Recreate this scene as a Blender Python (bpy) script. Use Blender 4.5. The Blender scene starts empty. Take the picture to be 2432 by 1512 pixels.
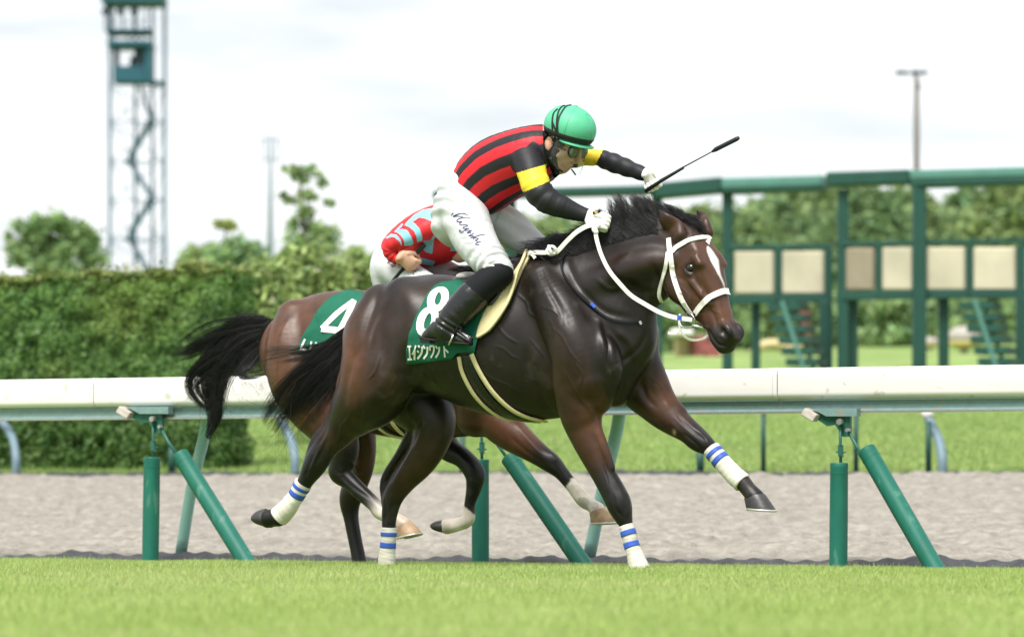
import bpy, math, random
import numpy as np
from mathutils import Vector, Matrix
from mathutils.bvhtree import BVHTree
from mathutils.geometry import delaunay_2d_cdt

random.seed(7)
rng = np.random.default_rng(11)
sc = bpy.context.scene
COL = sc.collection

# ------------------------------------------------------------------ camera, sky, sun, exposure
F, CX, HY, ZC, DIST = 10900.0, 1216.0, 1165.0, 0.406, 22.7
DS = F / 32640.0                      # far distances below are written for a longer lens and scaled by this
cd = bpy.data.cameras.new('camera')
cam = bpy.data.objects.new('camera', cd)
COL.objects.link(cam)
cam.location = (0, 0, ZC)
cam.rotation_euler = (math.radians(90), 0, 0)
cd.sensor_width = 36.0
cd.lens = F / 2432.0 * 36.0
cd.shift_y = (HY - 756.0) / 2432.0
cd.clip_start = 0.5
cd.clip_end = 9000.0
cd.dof.use_dof = True
cd.dof.focus_distance = 22.55
cd.dof.aperture_fstop = 3.3
sc.camera = cam

SUN_EL, SUN_AZ = 58.0, 205.0          # high hazy sun behind the photographer's left shoulder
wd = bpy.data.worlds.new('World')
sc.world = wd
wd.use_nodes = True
wn, wl = wd.node_tree.nodes, wd.node_tree.links
wn.clear()
w_out = wn.new('ShaderNodeOutputWorld')
w_bg = wn.new('ShaderNodeBackground')
w_sky = wn.new('ShaderNodeTexSky')
w_sky.sky_type = 'NISHITA'
w_sky.sun_disc = False
w_sky.sun_elevation = math.radians(SUN_EL)
w_sky.sun_rotation = math.radians(SUN_AZ)
w_tc = wn.new('ShaderNodeTexCoord')
w_mp = wn.new('ShaderNodeMapping')
w_mp.inputs['Scale'].default_value = (9, 9, 44)
w_nz = wn.new('ShaderNodeTexNoise')
w_nz.inputs['Scale'].default_value = 1.0
w_nz.inputs['Detail'].default_value = 5
w_nz.inputs['Roughness'].default_value = 0.5
w_rp = wn.new('ShaderNodeValToRGB')
w_rp.color_ramp.elements[0].position = 0.30
w_rp.color_ramp.elements[0].color = (3.95, 4.22, 4.45, 1)
w_rp.color_ramp.elements[1].position = 0.52
w_rp.color_ramp.elements[1].color = (6.0, 6.1, 6.2, 1)
w_mx = wn.new('ShaderNodeMixRGB')
w_mx.inputs['Fac'].default_value = 0.93
wl.new(w_tc.outputs['Generated'], w_mp.inputs['Vector'])
wl.new(w_mp.outputs['Vector'], w_nz.inputs['Vector'])
wl.new(w_nz.outputs['Fac'], w_rp.inputs['Fac'])
wl.new(w_sky.outputs['Color'], w_mx.inputs['Color1'])
wl.new(w_rp.outputs['Color'], w_mx.inputs['Color2'])
wl.new(w_mx.outputs['Color'], w_bg.inputs['Color'])
w_bg.inputs['Strength'].default_value = 0.10
wl.new(w_bg.outputs['Background'], w_out.inputs['Surface'])

sd = bpy.data.lights.new('sun', 'SUN')
sd.energy = 2.8
sd.angle = math.radians(26)
sd.color = (1.0, 0.96, 0.9)
sun = bpy.data.objects.new('sun', sd)
COL.objects.link(sun)
_el, _az = math.radians(SUN_EL), math.radians(SUN_AZ)
sdir = Vector((math.sin(_az) * math.cos(_el), math.cos(_az) * math.cos(_el), math.sin(_el)))
sun.rotation_euler = sdir.to_track_quat('Z', 'Y').to_euler()
sun.location = (-20, -40, 60)

sc.view_settings.view_transform = 'Standard'
sc.view_settings.look = 'None'
sc.view_settings.gamma = 1.0
sc.view_settings.use_curve_mapping = False
sc.view_settings.exposure = 0.98
sc.cycles.max_bounces = 8
sc.cycles.transparent_max_bounces = 12

# ------------------------------------------------------------------ helpers
def Zm(sx, sy, k):
    return lambda x, y: ((sx + x / k) * 0.65114, (sy + y / k) * 0.65114)
z1 = Zm(1300, 350, 1.5913); z2 = Zm(1900, 650, 2.0156); z3 = Zm(1400, 900, 2.16)
z4 = Zm(600, 1000, 2.16); z5 = Zm(850, 1400, 2.016); z6 = Zm(1850, 1300, 1.779)
zh = Zm(1950, 370, 5.213); zm = Zm(2120, 600, 5.04); zj = Zm(1340, 740, 4.4475)
zp = Zm(420, 1450, 4.582); zt = Zm(1620, 750, 6.046); zg = Zm(2500, 550, 1.779)
zf = Zm(2700, 1200, 1.591); zw = Zm(0, 0, 1.512); zl = Zm(3100, 200, 2.75)
zb = Zm(800, 500, 2.16); zq = Zm(2380, 1150, 1.795)

def at(x, y, D):
    return Vector(((x - CX) / F * D, D, ZC + (HY - y) / F * D))

class Frame:
    """a vertical plane standing in the scene: u runs along it, l measures the distance in front of it"""
    def __init__(s, O, deg):
        a = math.radians(deg)
        s.O = Vector((O[0], O[1], 0))
        s.fwd = Vector((math.cos(a), -math.sin(a), 0))
        s.side = Vector((-math.sin(a), -math.cos(a), 0))
    def P(s, x, y, l=0.0):
        rx = (x - CX) / F
        t = (l + s.O.dot(s.side)) / (rx * s.side.x + s.side.y)
        return Vector((t * rx, t, ZC + (HY - y) / F * t))
    def w(s, u, l, z):
        p = s.O + s.fwd * u + s.side * l
        return Vector((p.x, p.y, z))
    def u(s, p):
        return (p - s.O).dot(s.fwd)
    def shifted(s, e):
        p = s.O - s.side * e
        f = Frame((p.x, p.y), 0); f.fwd = s.fwd; f.side = s.side
        return f

O1 = at(1250, 800, DIST)
H1 = Frame((O1.x, O1.y), 30)
H2 = H1.shifted(1.15)

def arr(v):
    return np.array(v, dtype=np.float64)

ORI = {}
def empty(name, loc, label, cat, group=None):
    o = bpy.data.objects.new(name, None)
    COL.objects.link(o)
    o.empty_display_size = 0.2
    o.location = loc
    ORI[o.name] = Vector(loc)
    o['label'] = label; o['category'] = cat
    if group: o['group'] = group
    return o

def tag(o, label=None, cat=None, group=None, kind=None):
    if label: o['label'] = label
    if cat: o['category'] = cat
    if group: o['group'] = group
    if kind: o['kind'] = kind
    return o

def obj(name, V, Fc, m, parent=None, smooth=True, col=None, label=None):
    """one mesh object from world-space points; with a parent the points are stored relative to it"""
    V = np.asarray(V, dtype=np.float64).reshape(-1, 3)
    if parent is not None:
        org = ORI[parent.name]
    else:
        org = Vector(((V[:, 0].min() + V[:, 0].max()) / 2, (V[:, 1].min() + V[:, 1].max()) / 2, V[:, 2].min()))
    V = V - arr(org)
    me = bpy.data.meshes.new(name)
    if isinstance(Fc, np.ndarray):
        n, k = Fc.shape
        me.vertices.add(len(V)); me.vertices.foreach_set('co', V.astype(np.float32).ravel())
        me.loops.add(n * k); me.loops.foreach_set('vertex_index', Fc.astype(np.int32).ravel())
        me.polygons.add(n)
        me.polygons.foreach_set('loop_start', np.arange(0, n * k, k, dtype=np.int32))
        me.update(calc_edges=True); me.validate()
    else:
        me.from_pydata(V.tolist(), [], Fc)
    if smooth:
        me.polygons.foreach_set('use_smooth', np.ones(len(me.polygons), dtype=bool))
    if col is not None:
        c = np.ones((len(V), 4), dtype=np.float32)
        c[:, :3] = col
        at_ = me.color_attributes.new('Col', 'FLOAT_COLOR', 'POINT')
        at_.data.foreach_set('color', c.ravel())
    me.update()
    if m: me.materials.append(m)
    o = bpy.data.objects.new(name, me)
    COL.objects.link(o)
    if parent is not None:
        o.parent = parent
        ORI[o.name] = org
    else:
        o.location = org
        ORI[o.name] = org
    if label: o['label'] = label
    return o

class MB:
    """collects simple shapes for one mesh"""
    def __init__(s): s.v = []; s.f = []
    def add(s, V, Fc):
        n = len(s.v); s.v += [tuple(p) for p in V]; s.f += [tuple(i + n for i in q) for q in Fc]; return s
    def box(s, c, ax, ay, az, bev=0.0):
        c = Vector(c); ax, ay, az = Vector(ax), Vector(ay), Vector(az)
        if bev <= 0:
            V = [c + i * ax + j * ay + k * az for k in (-1, 1) for j in (-1, 1) for i in (-1, 1)]
            Fc = [(0, 2, 3, 1), (4, 5, 7, 6), (0, 1, 5, 4), (2, 6, 7, 3), (0, 4, 6, 2), (1, 3, 7, 5)]
            return s.add(V, Fc)
        lx, ly, lz = ax.length, ay.length, az.length
        b = min(bev, lx * .9, ly * .9, lz * .9)
        V = []; idx = {}
        for i in (-1, 1):
            for j in (-1, 1):
                for k in (-1, 1):
                    for d in range(3):
                        q = [i * (1 - (b / lx if d != 0 else 0)), j * (1 - (b / ly if d != 1 else 0)), k * (1 - (b / lz if d != 2 else 0))]
                        idx[(i, j, k, d)] = len(V); V.append(c + q[0] * ax + q[1] * ay + q[2] * az)
        Fc = []
        for sg in (-1, 1):
            Fc.append([idx[(sg, j, k, 0)] for j, k in ((-1, -1), (1, -1), (1, 1), (-1, 1))][::sg])
            Fc.append([idx[(i, sg, k, 1)] for i, k in ((-1, -1), (1, -1), (1, 1), (-1, 1))][::-sg])
            Fc.append([idx[(i, j, sg, 2)] for i, j in ((-1, -1), (1, -1), (1, 1), (-1, 1))][::sg])
        for p in (-1, 1):
            for q in (-1, 1):
                Fc.append([idx[(p, q, -1, 0)], idx[(p, q, 1, 0)], idx[(p, q, 1, 1)], idx[(p, q, -1, 1)]])
                Fc.append([idx[(p, -1, q, 0)], idx[(p, 1, q, 0)], idx[(p, 1, q, 2)], idx[(p, -1, q, 2)]])
                Fc.append([idx[(-1, p, q, 1)], idx[(1, p, q, 1)], idx[(1, p, q, 2)], idx[(-1, p, q, 2)]])
        for i in (-1, 1):
            for j in (-1, 1):
                for k in (-1, 1): Fc.append([idx[(i, j, k, 0)], idx[(i, j, k, 1)], idx[(i, j, k, 2)]])
        return s.add(V, Fc)
    def tube(s, pts, r, n=10, cap=True, flat=1.0, up=None):
        pts = [Vector(p) for p in pts]
        if not hasattr(r, '__len__'): r = [r] * len(pts)
        V = []; Fc = []; prev = None
        for i, p in enumerate(pts):
            t = (pts[min(i + 1, len(pts) - 1)] - pts[max(i - 1, 0)]).normalized()
            if prev is None:
                a = Vector(up) if up is not None else (Vector((0, 0, 1)) if abs(t.z) < .9 else Vector((0, 1, 0)))
            else: a = prev
            a = (a - t * a.dot(t)).normalized(); b = t.cross(a); prev = a
            for k in range(n):
                th = 2 * math.pi * k / n
                V.append(p + a * math.cos(th) * r[i] + b * math.sin(th) * r[i] * flat)
        for i in range(len(pts) - 1):
            for k in range(n):
                k2 = (k + 1) % n
                Fc.append((i * n + k, i * n + k2, (i + 1) * n + k2, (i + 1) * n + k))
        if cap:
            Fc.append(tuple(range(n))[::-1]); Fc.append(tuple(range((len(pts) - 1) * n, len(pts) * n)))
        return s.add(V, Fc)
    def ell(s, c, ax, ay, az, n=16, m=10):
        c, ax, ay, az = Vector(c), Vector(ax), Vector(ay), Vector(az)
        V = [c - az]; Fc = []
        for i in range(1, m):
            ph = -math.pi / 2 + math.pi * i / m
            for k in range(n):
                th = 2 * math.pi * k / n
                V.append(c + ax * math.cos(ph) * math.cos(th) + ay * math.cos(ph) * math.sin(th) + az * math.sin(ph))
        V.append(c + az); L = len(V) - 1
        for k in range(n):
            k2 = (k + 1) % n
            Fc.append((0, 1 + k2, 1 + k))
            Fc.append((L, L - n + k, L - n + k2))
            for i in range(m - 2):
                a = 1 + i * n; b = a + n
                Fc.append((a + k, a + k2, b + k2, b + k))
        return s.add(V, Fc)
    def out(s, name, m, parent=None, smooth=False, **kw):
        return obj(name, s.v, s.f, m, parent, smooth, **kw)

def crom(P, n):
    """Catmull-Rom through rows of P, n steps per span"""
    P = np.asarray(P, dtype=np.float64)
    Q = np.vstack([2 * P[0] - P[1], P, 2 * P[-1] - P[-2]])
    out = []
    for i in range(len(P) - 1):
        a, b, c, d = Q[i], Q[i + 1], Q[i + 2], Q[i + 3]
        for k in range(n):
            t = k / n
            out.append(0.5 * ((2 * b) + (c - a) * t + (2 * a - 5 * b + 4 * c - d) * t * t + (3 * b - a - 3 * c + d) * t ** 3))
    out.append(P[-1])
    return np.array(out)

def vnoise(x, y, seed=0):
    """smooth value noise on arrays, about 0..1"""
    xi, yi = np.floor(x).astype(np.int64), np.floor(y).astype(np.int64)
    fx, fy = x - xi, y - yi
    fx = fx * fx * (3 - 2 * fx); fy = fy * fy * (3 - 2 * fy)
    def h(a, b):
        n = (a * 374761393 + b * 668265263 + seed * 974711) & 0xffffffff
        n = ((n ^ (n >> 13)) * 1274126177) & 0xffffffff
        return ((n ^ (n >> 16)) & 0xffff) / 65535.0
    return (h(xi, yi) * (1 - fx) + h(xi + 1, yi) * fx) * (1 - fy) + (h(xi, yi + 1) * (1 - fx) + h(xi + 1, yi + 1) * fx) * fy

# ------------------------------------------------------------------ materials
def mat(name, c, rough=0.6, spec=0.4, var=0.0, vscale=8.0, bump=0.0, bscale=60.0, attr=False, c2=None, metal=0.0, sheen=0.0,
        trans=0.0, stretch=None, bdist=0.01, detail=4, rvar=0.0, coat=0.0, bump2=0.0, b2scale=10.0, spot=None):
    m = bpy.data.materials.new(name); m.use_nodes = True
    N, L = m.node_tree.nodes, m.node_tree.links
    b = N['Principled BSDF']; out = N['Material Output']
    b.inputs['Roughness'].default_value = rough
    b.inputs['Specular IOR Level'].default_value = spec
    b.inputs['Metallic'].default_value = metal
    b.inputs['Coat Weight'].default_value = coat
    b.inputs['Sheen Weight'].default_value = sheen
    tc = N.new('ShaderNodeTexCoord'); vec = tc.outputs['Object']
    if stretch:
        mp = N.new('ShaderNodeMapping'); mp.inputs['Scale'].default_value = stretch
        L.new(vec, mp.inputs['Vector']); vec = mp.outputs['Vector']
    def noise(scale, det=detail):
        n = N.new('ShaderNodeTexNoise'); n.inputs['Scale'].default_value = scale; n.inputs['Detail'].default_value = det
        L.new(vec, n.inputs['Vector']); return n
    if attr:
        a = N.new('ShaderNodeVertexColor'); a.layer_name = 'Col'; csock = a.outputs['Color']
    else:
        r = N.new('ShaderNodeRGB'); r.outputs[0].default_value = (*c, 1); csock = r.outputs[0]
    if c2 is not None:
        n = noise(vscale); rp = N.new('ShaderNodeMapRange'); rp.inputs['From Min'].default_value = .35; rp.inputs['From Max'].default_value = .65
        L.new(n.outputs['Fac'], rp.inputs['Value'])
        mx = N.new('ShaderNodeMixRGB'); L.new(rp.outputs['Result'], mx.inputs['Fac']); L.new(csock, mx.inputs['Color1'])
        mx.inputs['Color2'].default_value = (*c2, 1); csock = mx.outputs['Color']
    if var > 0:
        n = noise(vscale * 2.3); mr = N.new('ShaderNodeMapRange')
        mr.inputs['From Min'].default_value = .25; mr.inputs['From Max'].default_value = .75
        mr.inputs['To Min'].default_value = 1 - var; mr.inputs['To Max'].default_value = 1 + var
        L.new(n.outputs['Fac'], mr.inputs['Value'])
        mx = N.new('ShaderNodeMixRGB'); mx.blend_type = 'MULTIPLY'; mx.inputs['Fac'].default_value = 1
        L.new(csock, mx.inputs['Color1']); L.new(mr.outputs['Result'], mx.inputs['Color2']); csock = mx.outputs['Color']
    if spot is not None:                                            # splashes and scuffs with an outline of their own
        n = noise(spot[1], 6); mr = N.new('ShaderNodeMapRange'); mr.inputs['From Min'].default_value = spot[2]; mr.inputs['From Max'].default_value = spot[2] + .05
        mr.inputs['To Max'].default_value = spot[3]
        L.new(n.outputs['Fac'], mr.inputs['Value'])
        mx = N.new('ShaderNodeMixRGB'); L.new(mr.outputs['Result'], mx.inputs['Fac']); L.new(csock, mx.inputs['Color1'])
        mx.inputs['Color2'].default_value = (*spot[0], 1); csock = mx.outputs['Color']
    L.new(csock, b.inputs['Base Color'])
    if rvar > 0:
        n = noise(vscale * 1.7); mr = N.new('ShaderNodeMapRange')
        mr.inputs['To Min'].default_value = max(0, rough - rvar); mr.inputs['To Max'].default_value = min(1, rough + rvar)
        L.new(n.outputs['Fac'], mr.inputs['Value']); L.new(mr.outputs['Result'], b.inputs['Roughness'])
    nrm = None
    for st, scl in ((bump2, b2scale), (bump, bscale)):
        if st > 0:
            n = noise(scl); bp = N.new('ShaderNodeBump'); bp.inputs['Strength'].default_value = st; bp.inputs['Distance'].default_value = bdist
            L.new(n.outputs['Fac'], bp.inputs['Height'])
            if nrm: L.new(nrm, bp.inputs['Normal'])
            nrm = bp.outputs['Normal']
    if nrm: L.new(nrm, b.inputs['Normal'])
    if trans > 0:
        t = N.new('ShaderNodeBsdfTranslucent'); ms = N.new('ShaderNodeMixShader'); ms.inputs['Fac'].default_value = trans
        L.new(csock, t.inputs['Color']); L.new(b.outputs['BSDF'], ms.inputs[1]); L.new(t.outputs['BSDF'], ms.inputs[2])
        L.new(ms.outputs['Shader'], out.inputs['Surface'])
    return m

M = {}
M['turf'] = mat('turf_soil', (.17, .27, .045), .9, .1, var=.25, vscale=6)
M['grass'] = mat('grass_blade', (.2, .3, .05), .75, .12, attr=True, trans=.35)
M['infield'] = mat('infield_lawn', (.17, .255, .075), .9, .1, c2=(.22, .30, .10), vscale=.5, var=.2, stretch=(1, .35, 1))
M['dirt'] = mat('dirt_sand', (.285, .266, .232), .95, .1, c2=(.225, .209, .180), vscale=7.0, var=.22, bump=.8, bscale=22, bdist=.03, stretch=(1, .5, 1), attr=False)
M['sheet'] = mat('black_sheet', (.045, .047, .052), .75, .3, var=.35, vscale=7, bump=.7, bscale=20, bdist=.02)
M['rail_white'] = mat('rail_white_plastic', (.74, .715, .715), .35, .5, var=.03, vscale=2, spot=((.42, .38, .33), 11, .63, .55), rvar=.12)
M['rail_teal'] = mat('rail_teal_metal', (.17, .27, .27), .45, .5, var=.12, vscale=10, spot=((.26, .24, .2), 14, .62, .6))
M['rail_pale'] = mat('pale_teal_paint', (.26, .48, .45), .5, .4, var=.08, vscale=6, spot=((.36, .36, .32), 14, .62, .6))
M['grey_post'] = mat('grey_blue_post', (.14, .21, .25), .55, .4, var=.1, vscale=5)
M['pad_green'] = mat('post_pad_green', (.012, .135, .098), .5, .35, var=.16, vscale=7, spot=((.10, .22, .17), 16, .62, .6), bump=.12, bscale=30, bdist=.004, stretch=(1, 1, .3))
M['steel_green'] = mat('green_painted_steel', (.022, .115, .085), .45, .4, var=.15, vscale=12)
M['gate_green'] = mat('gate_green_paint', (.010, .060, .045), .5, .4, var=.12, vscale=2)
M['gate_light'] = mat('gate_pale_green', (.085, .21, .18), .55, .3, var=.1, vscale=2)
M['gate_cream'] = mat('cream_padding', (.53, .48, .365), .7, .25, c2=(.42, .385, .30), vscale=1.2, var=.06)
M['gate_brown'] = mat('grey_brown_padding', (.27, .23, .17), .7, .25, var=.1, vscale=2)
M['steel'] = mat('galvanised_bolt', (.42, .40, .38), .4, .5, metal=.7, var=.2, vscale=40)
M['beige'] = mat('beige_rubber_block', (.42, .38, .33), .7, .3, var=.2, vscale=20)
M['leaf_hedge'] = mat('hedge_leaf', (.07, .12, .03), .5, .35, attr=True, trans=.25)
M['leaf'] = mat('tree_leaf', (.07, .12, .03), .6, .25, attr=True, trans=.3)
M['bark'] = mat('bark', (.12, .095, .07), .9, .1, var=.3, vscale=5)
M['core'] = mat('hedge_twigs', (.028, .036, .014), .95, .05, var=.4, vscale=4)
M['tower'] = mat('tower_teal_steel', (.022, .095, .135), .6, .3, var=.12, vscale=1)
M['tower_dark'] = mat('tower_dark', (.03, .05, .07), .6, .3)
M['mast'] = mat('pale_grey_mast', (.24, .29, .33), .6, .3)
M['pole'] = mat('lamp_pole', (.10, .08, .055), .6, .3, var=.1)
M['lamp_dark'] = mat('lamp_dark_metal', (.06, .07, .08), .5, .4)

# ------------------------------------------------------------------ ground strips (e = distance beyond the galloping line)
def strip(name, prof, m, u0=-900, u1=900, **kw):
    V = []; Fc = []
    for e, z in prof:
        V += [H1.w(u0, -e, z), H1.w(u1, -e, z)]
    for i in range(len(prof) - 1):
        Fc.append((2 * i, 2 * i + 1, 2 * i + 3, 2 * i + 2))
    o = obj(name, V, Fc, m, smooth=False)
    return tag(o, kind='structure', **kw)

E_EDGE, E_DIRT0, E_DIRT1, E_IN1, E_IN2 = 2.42, 2.5, 16.7, 38.3, 110.0
Z_DIRT0, Z_DIRT1, Z_IN1, Z_IN2 = -0.005, 0.56, 1.85, 5.5
strip('turf_track', [(-900, 0), (-80, 0), (.2, 0), (E_EDGE, -.032), (E_DIRT0 + .3, -.07)], M['turf'])
strip('infield', [(E_DIRT1 + .08, Z_DIRT1 - .06), (E_DIRT1 + .1, Z_DIRT1 - .01), (E_IN1, Z_IN1), (E_IN2, Z_IN2), (3000, 5.6)], M['infield'], -3500, 3500)
strip('dirt_base', [(E_EDGE + .02, -.09), (E_DIRT0, Z_DIRT0 - .06), (E_DIRT1, Z_DIRT1 - .06)], M['dirt'])

def dirt():
    us = np.arange(-1, 1, .0037); es = np.concatenate([np.arange(E_DIRT0 - .05, 6, .026), np.arange(6, E_DIRT1 + .05, .05)])
    U, E = np.meshgrid(us, es, indexing='ij')
    U = U * (5.2 + .27 * E) - .577 * E
    z = Z_DIRT0 + (E - E_DIRT0) / (E_DIRT1 - E_DIRT0) * (Z_DIRT1 - Z_DIRT0)
    n = (vnoise(U * 4, E * 5, 1) - .5) * .026 + (vnoise(U * 9, E * 10, 2) - .5) * .024 + (vnoise(U * 1.3, E * .9, 3) - .5) * .025
    n += np.clip(vnoise(U * 9, E * 5, 4) - .7, 0, 1) * .05
    groove = 0
    for e0, f_, sd_, amp in ((3.2, 1.3, 40, .014), (4.1, .9, 41, .018), (5.3, 1.1, 42, .016), (6.6, .8, 43, .018), (8.2, 1.0, 44, .020), (10.5, .7, 45, .02)):   # harrow lines: low broken steps running along the track
        ed = E - e0 - .05 * np.sin(U * .9 + sd_) - .04 * (vnoise(U * 3, U * 0, sd_ + 9) - .5)
        groove = groove - amp * np.clip(ed / .02, 0, 1) * np.clip(1 - ed / .5, 0, 1) * np.clip(vnoise(U * f_, U * 0, sd_) * 4 - 1.6, 0, 1)
    n += (vnoise(U * .9, E * 9, 51) - .5) * .022 + (vnoise(U * 2.7, E * 21, 52) - .5) * .008
    n += (vnoise(U * 22, E * 10, 6) - .5) * .020 + np.clip(vnoise(U * 17, E * 9, 8) - .66, 0, 1) * .04
    z = z + n * np.clip((E - E_DIRT0 - .1) / .8, .05, 1) - groove
    P = arr(H1.O) + U[..., None] * arr(H1.fwd) - E[..., None] * arr(H1.side)
    P[..., 2] = z
    a, b = U.shape
    I = np.arange(a * b).reshape(a, b)
    Q = np.stack([I[:-1, :-1], I[:-1, 1:], I[1:, 1:], I[1:, :-1]], -1).reshape(-1, 4)
    tag(obj('dirt_track', P.reshape(-1, 3), Q, M['dirt']), kind='structure')
dirt()

def edge_sheet(name, e0, e1, zb, hgt, seed, m, u0=-9, u1=9, label=''):
    us = np.arange(u0, u1, .03); V = []; Fc = []
    n = 7
    h = hgt * (.42 + .5 * vnoise(us * 1.15, us * 0, seed) + .35 * vnoise(us * 5, us * 0, seed + 1))
    wob = .05 * (vnoise(us * 2, us * 0, seed + 2) - .5)
    for i, u in enumerate(us):
        for k in range(n):
            t = k / (n - 1)
            e = e0 + (e1 - e0) * t + wob[i]
            V.append(H1.w(u, -e, zb + h[i] * math.sin(math.pi * t) ** .7 + .008 * math.sin(40 * u + 9 * t)))
    for i in range(len(us) - 1):
        for k in range(n - 1):
            Fc.append((i * n + k, (i + 1) * n + k, (i + 1) * n + k + 1, i * n + k + 1))
    return tag(obj(name, V, Fc, m), kind='structure')
edge_sheet('edge_kerb', E_EDGE + .02, E_EDGE + .42, -.05, .095, 5, M['sheet'])
edge_sheet('edge_kerb', E_DIRT1 - .25, E_DIRT1 + .1, Z_DIRT1 - .035, .06, 15, M['sheet'], -21, 2)

def blades(name, n, drange, erange, zf, h0, h1, w0, cA, cB, cC, m, xpad=90, dens=None, edge=None):
    """single-triangle grass blades scattered over the part of the lawn in view"""
    D = np.sqrt(rng.uniform(drange[0] ** 2, drange[1] ** 2, n))
    x = rng.uniform(-CX - xpad, 2432 - CX + xpad, n) / F * D + rng.uniform(-.6, .6, n)
    p = np.stack([x, D], -1)
    e = -((p - arr(H1.O)[:2]) @ arr(H1.side)[:2]); u = (p - arr(H1.O)[:2]) @ arr(H1.fwd)[:2]
    k = (e > erange[0]) & (e < erange[1])
    if edge is not None: k &= (e < edge + .10 * (vnoise(u * 3, u * 0, 77) - .5))
    p, e, u = p[k], e[k], u[k]; n = len(p)
    clump = vnoise(u * 1.6, e * .8, 21) * .45 + vnoise(u * 6, e * 3, 22) * .3 + vnoise(u * .45, e * .9, 23) * .25
    h = rng.uniform(h0, h1, n) * (.6 + .8 * clump)
    if edge is not None:
        near = np.clip(1 - (edge - e) / .35, 0, 1); h *= 1 + .5 * near * rng.uniform(0, 1, n) ** 3
    th = rng.uniform(0, 2 * np.pi, n); w = w0 * rng.uniform(.6, 1.3, n)
    lean = rng.normal(0, .45, (n, 2)) * h[:, None]
    z = zf(e)
    b0 = np.stack([p[:, 0] - np.cos(th) * w, p[:, 1] - np.sin(th) * w, z - .004], -1)
    b1 = np.stack([p[:, 0] + np.cos(th) * w, p[:, 1] + np.sin(th) * w, z - .004], -1)
    tp = np.stack([p[:, 0] + lean[:, 0], p[:, 1] + lean[:, 1], z + h], -1)
    V = np.stack([b0, b1, tp], 1).reshape(-1, 3)
    mixv = np.clip(clump * .7 + rng.normal(0, .22, n) + .15, 0, 1)[:, None]
    c = np.array(cA) * (1 - mixv) + np.array(cB) * mixv
    dry = rng.random(n) < .07 + .12 * (vnoise(u * .7, e * .5, 31) > .62)
    c[dry] = np.array(cC)
    c = np.repeat(c, 3, 0)
    T = np.arange(3 * n).reshape(n, 3)
    return tag(obj(name, V, T, m, smooth=False, col=c), kind='stuff')
turf_z = lambda e: np.where(e < .2, 0, (e - .2) / (E_EDGE - .2) * -.032)
blades('turf_grass', 560000, (11.3, 28.5), (-14, E_EDGE + .1), turf_z, .022, .05, .0042, (.285, .40, .095), (.47, .575, .22), (.54, .53, .28), M['grass'], edge=E_EDGE)
inz = lambda e: Z_DIRT1 - .01 + (e - E_DIRT1) / (E_IN1 - E_DIRT1) * (Z_IN1 - Z_DIRT1)
blades('infield_grass', 170000, (36, 72), (E_DIRT1 + .1, E_IN1), inz,   .02, .05, .010, (.215, .325, .095), (.325, .425, .15), (.37, .41, .18), M['grass'])
# ------------------------------------------------------------------ foliage
def leaf_quads(C, size, nrm=None, seed=0, jit=1.0):
    """small four-cornered leaves at points C; returns vertices and faces"""
    r = np.random.default_rng(seed); n = len(C)
    a = r.normal(0, 1, (n, 3)); a /= np.linalg.norm(a, axis=1)[:, None]
    if nrm is not None:
        a = a * jit + nrm; a /= np.linalg.norm(a, axis=1)[:, None]
    t = r.normal(0, 1, (n, 3)); t -= (t * a).sum(1)[:, None] * a; t /= np.linalg.norm(t, axis=1)[:, None]
    b = np.cross(a, t)
    s = (size * r.uniform(.6, 1.3, n))[:, None]
    V = np.stack([C - t * s, C - b * s * .45, C + t * s, C + b * s * .45], 1).reshape(-1, 3)
    return V, np.arange(4 * n).reshape(n, 4)

def leaf_cols(n, pal, seed, rep=4):
    r = np.random.default_rng(seed)
    pal = np.array(pal); i = r.integers(0, len(pal), n); t = r.uniform(0, 1, (n, 1))
    c = pal[i] * t + pal[r.integers(0, len(pal), n)] * (1 - t)
    c *= r.uniform(.75, 1.25, (n, 1))
    return np.repeat(c, rep, 0)

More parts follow.
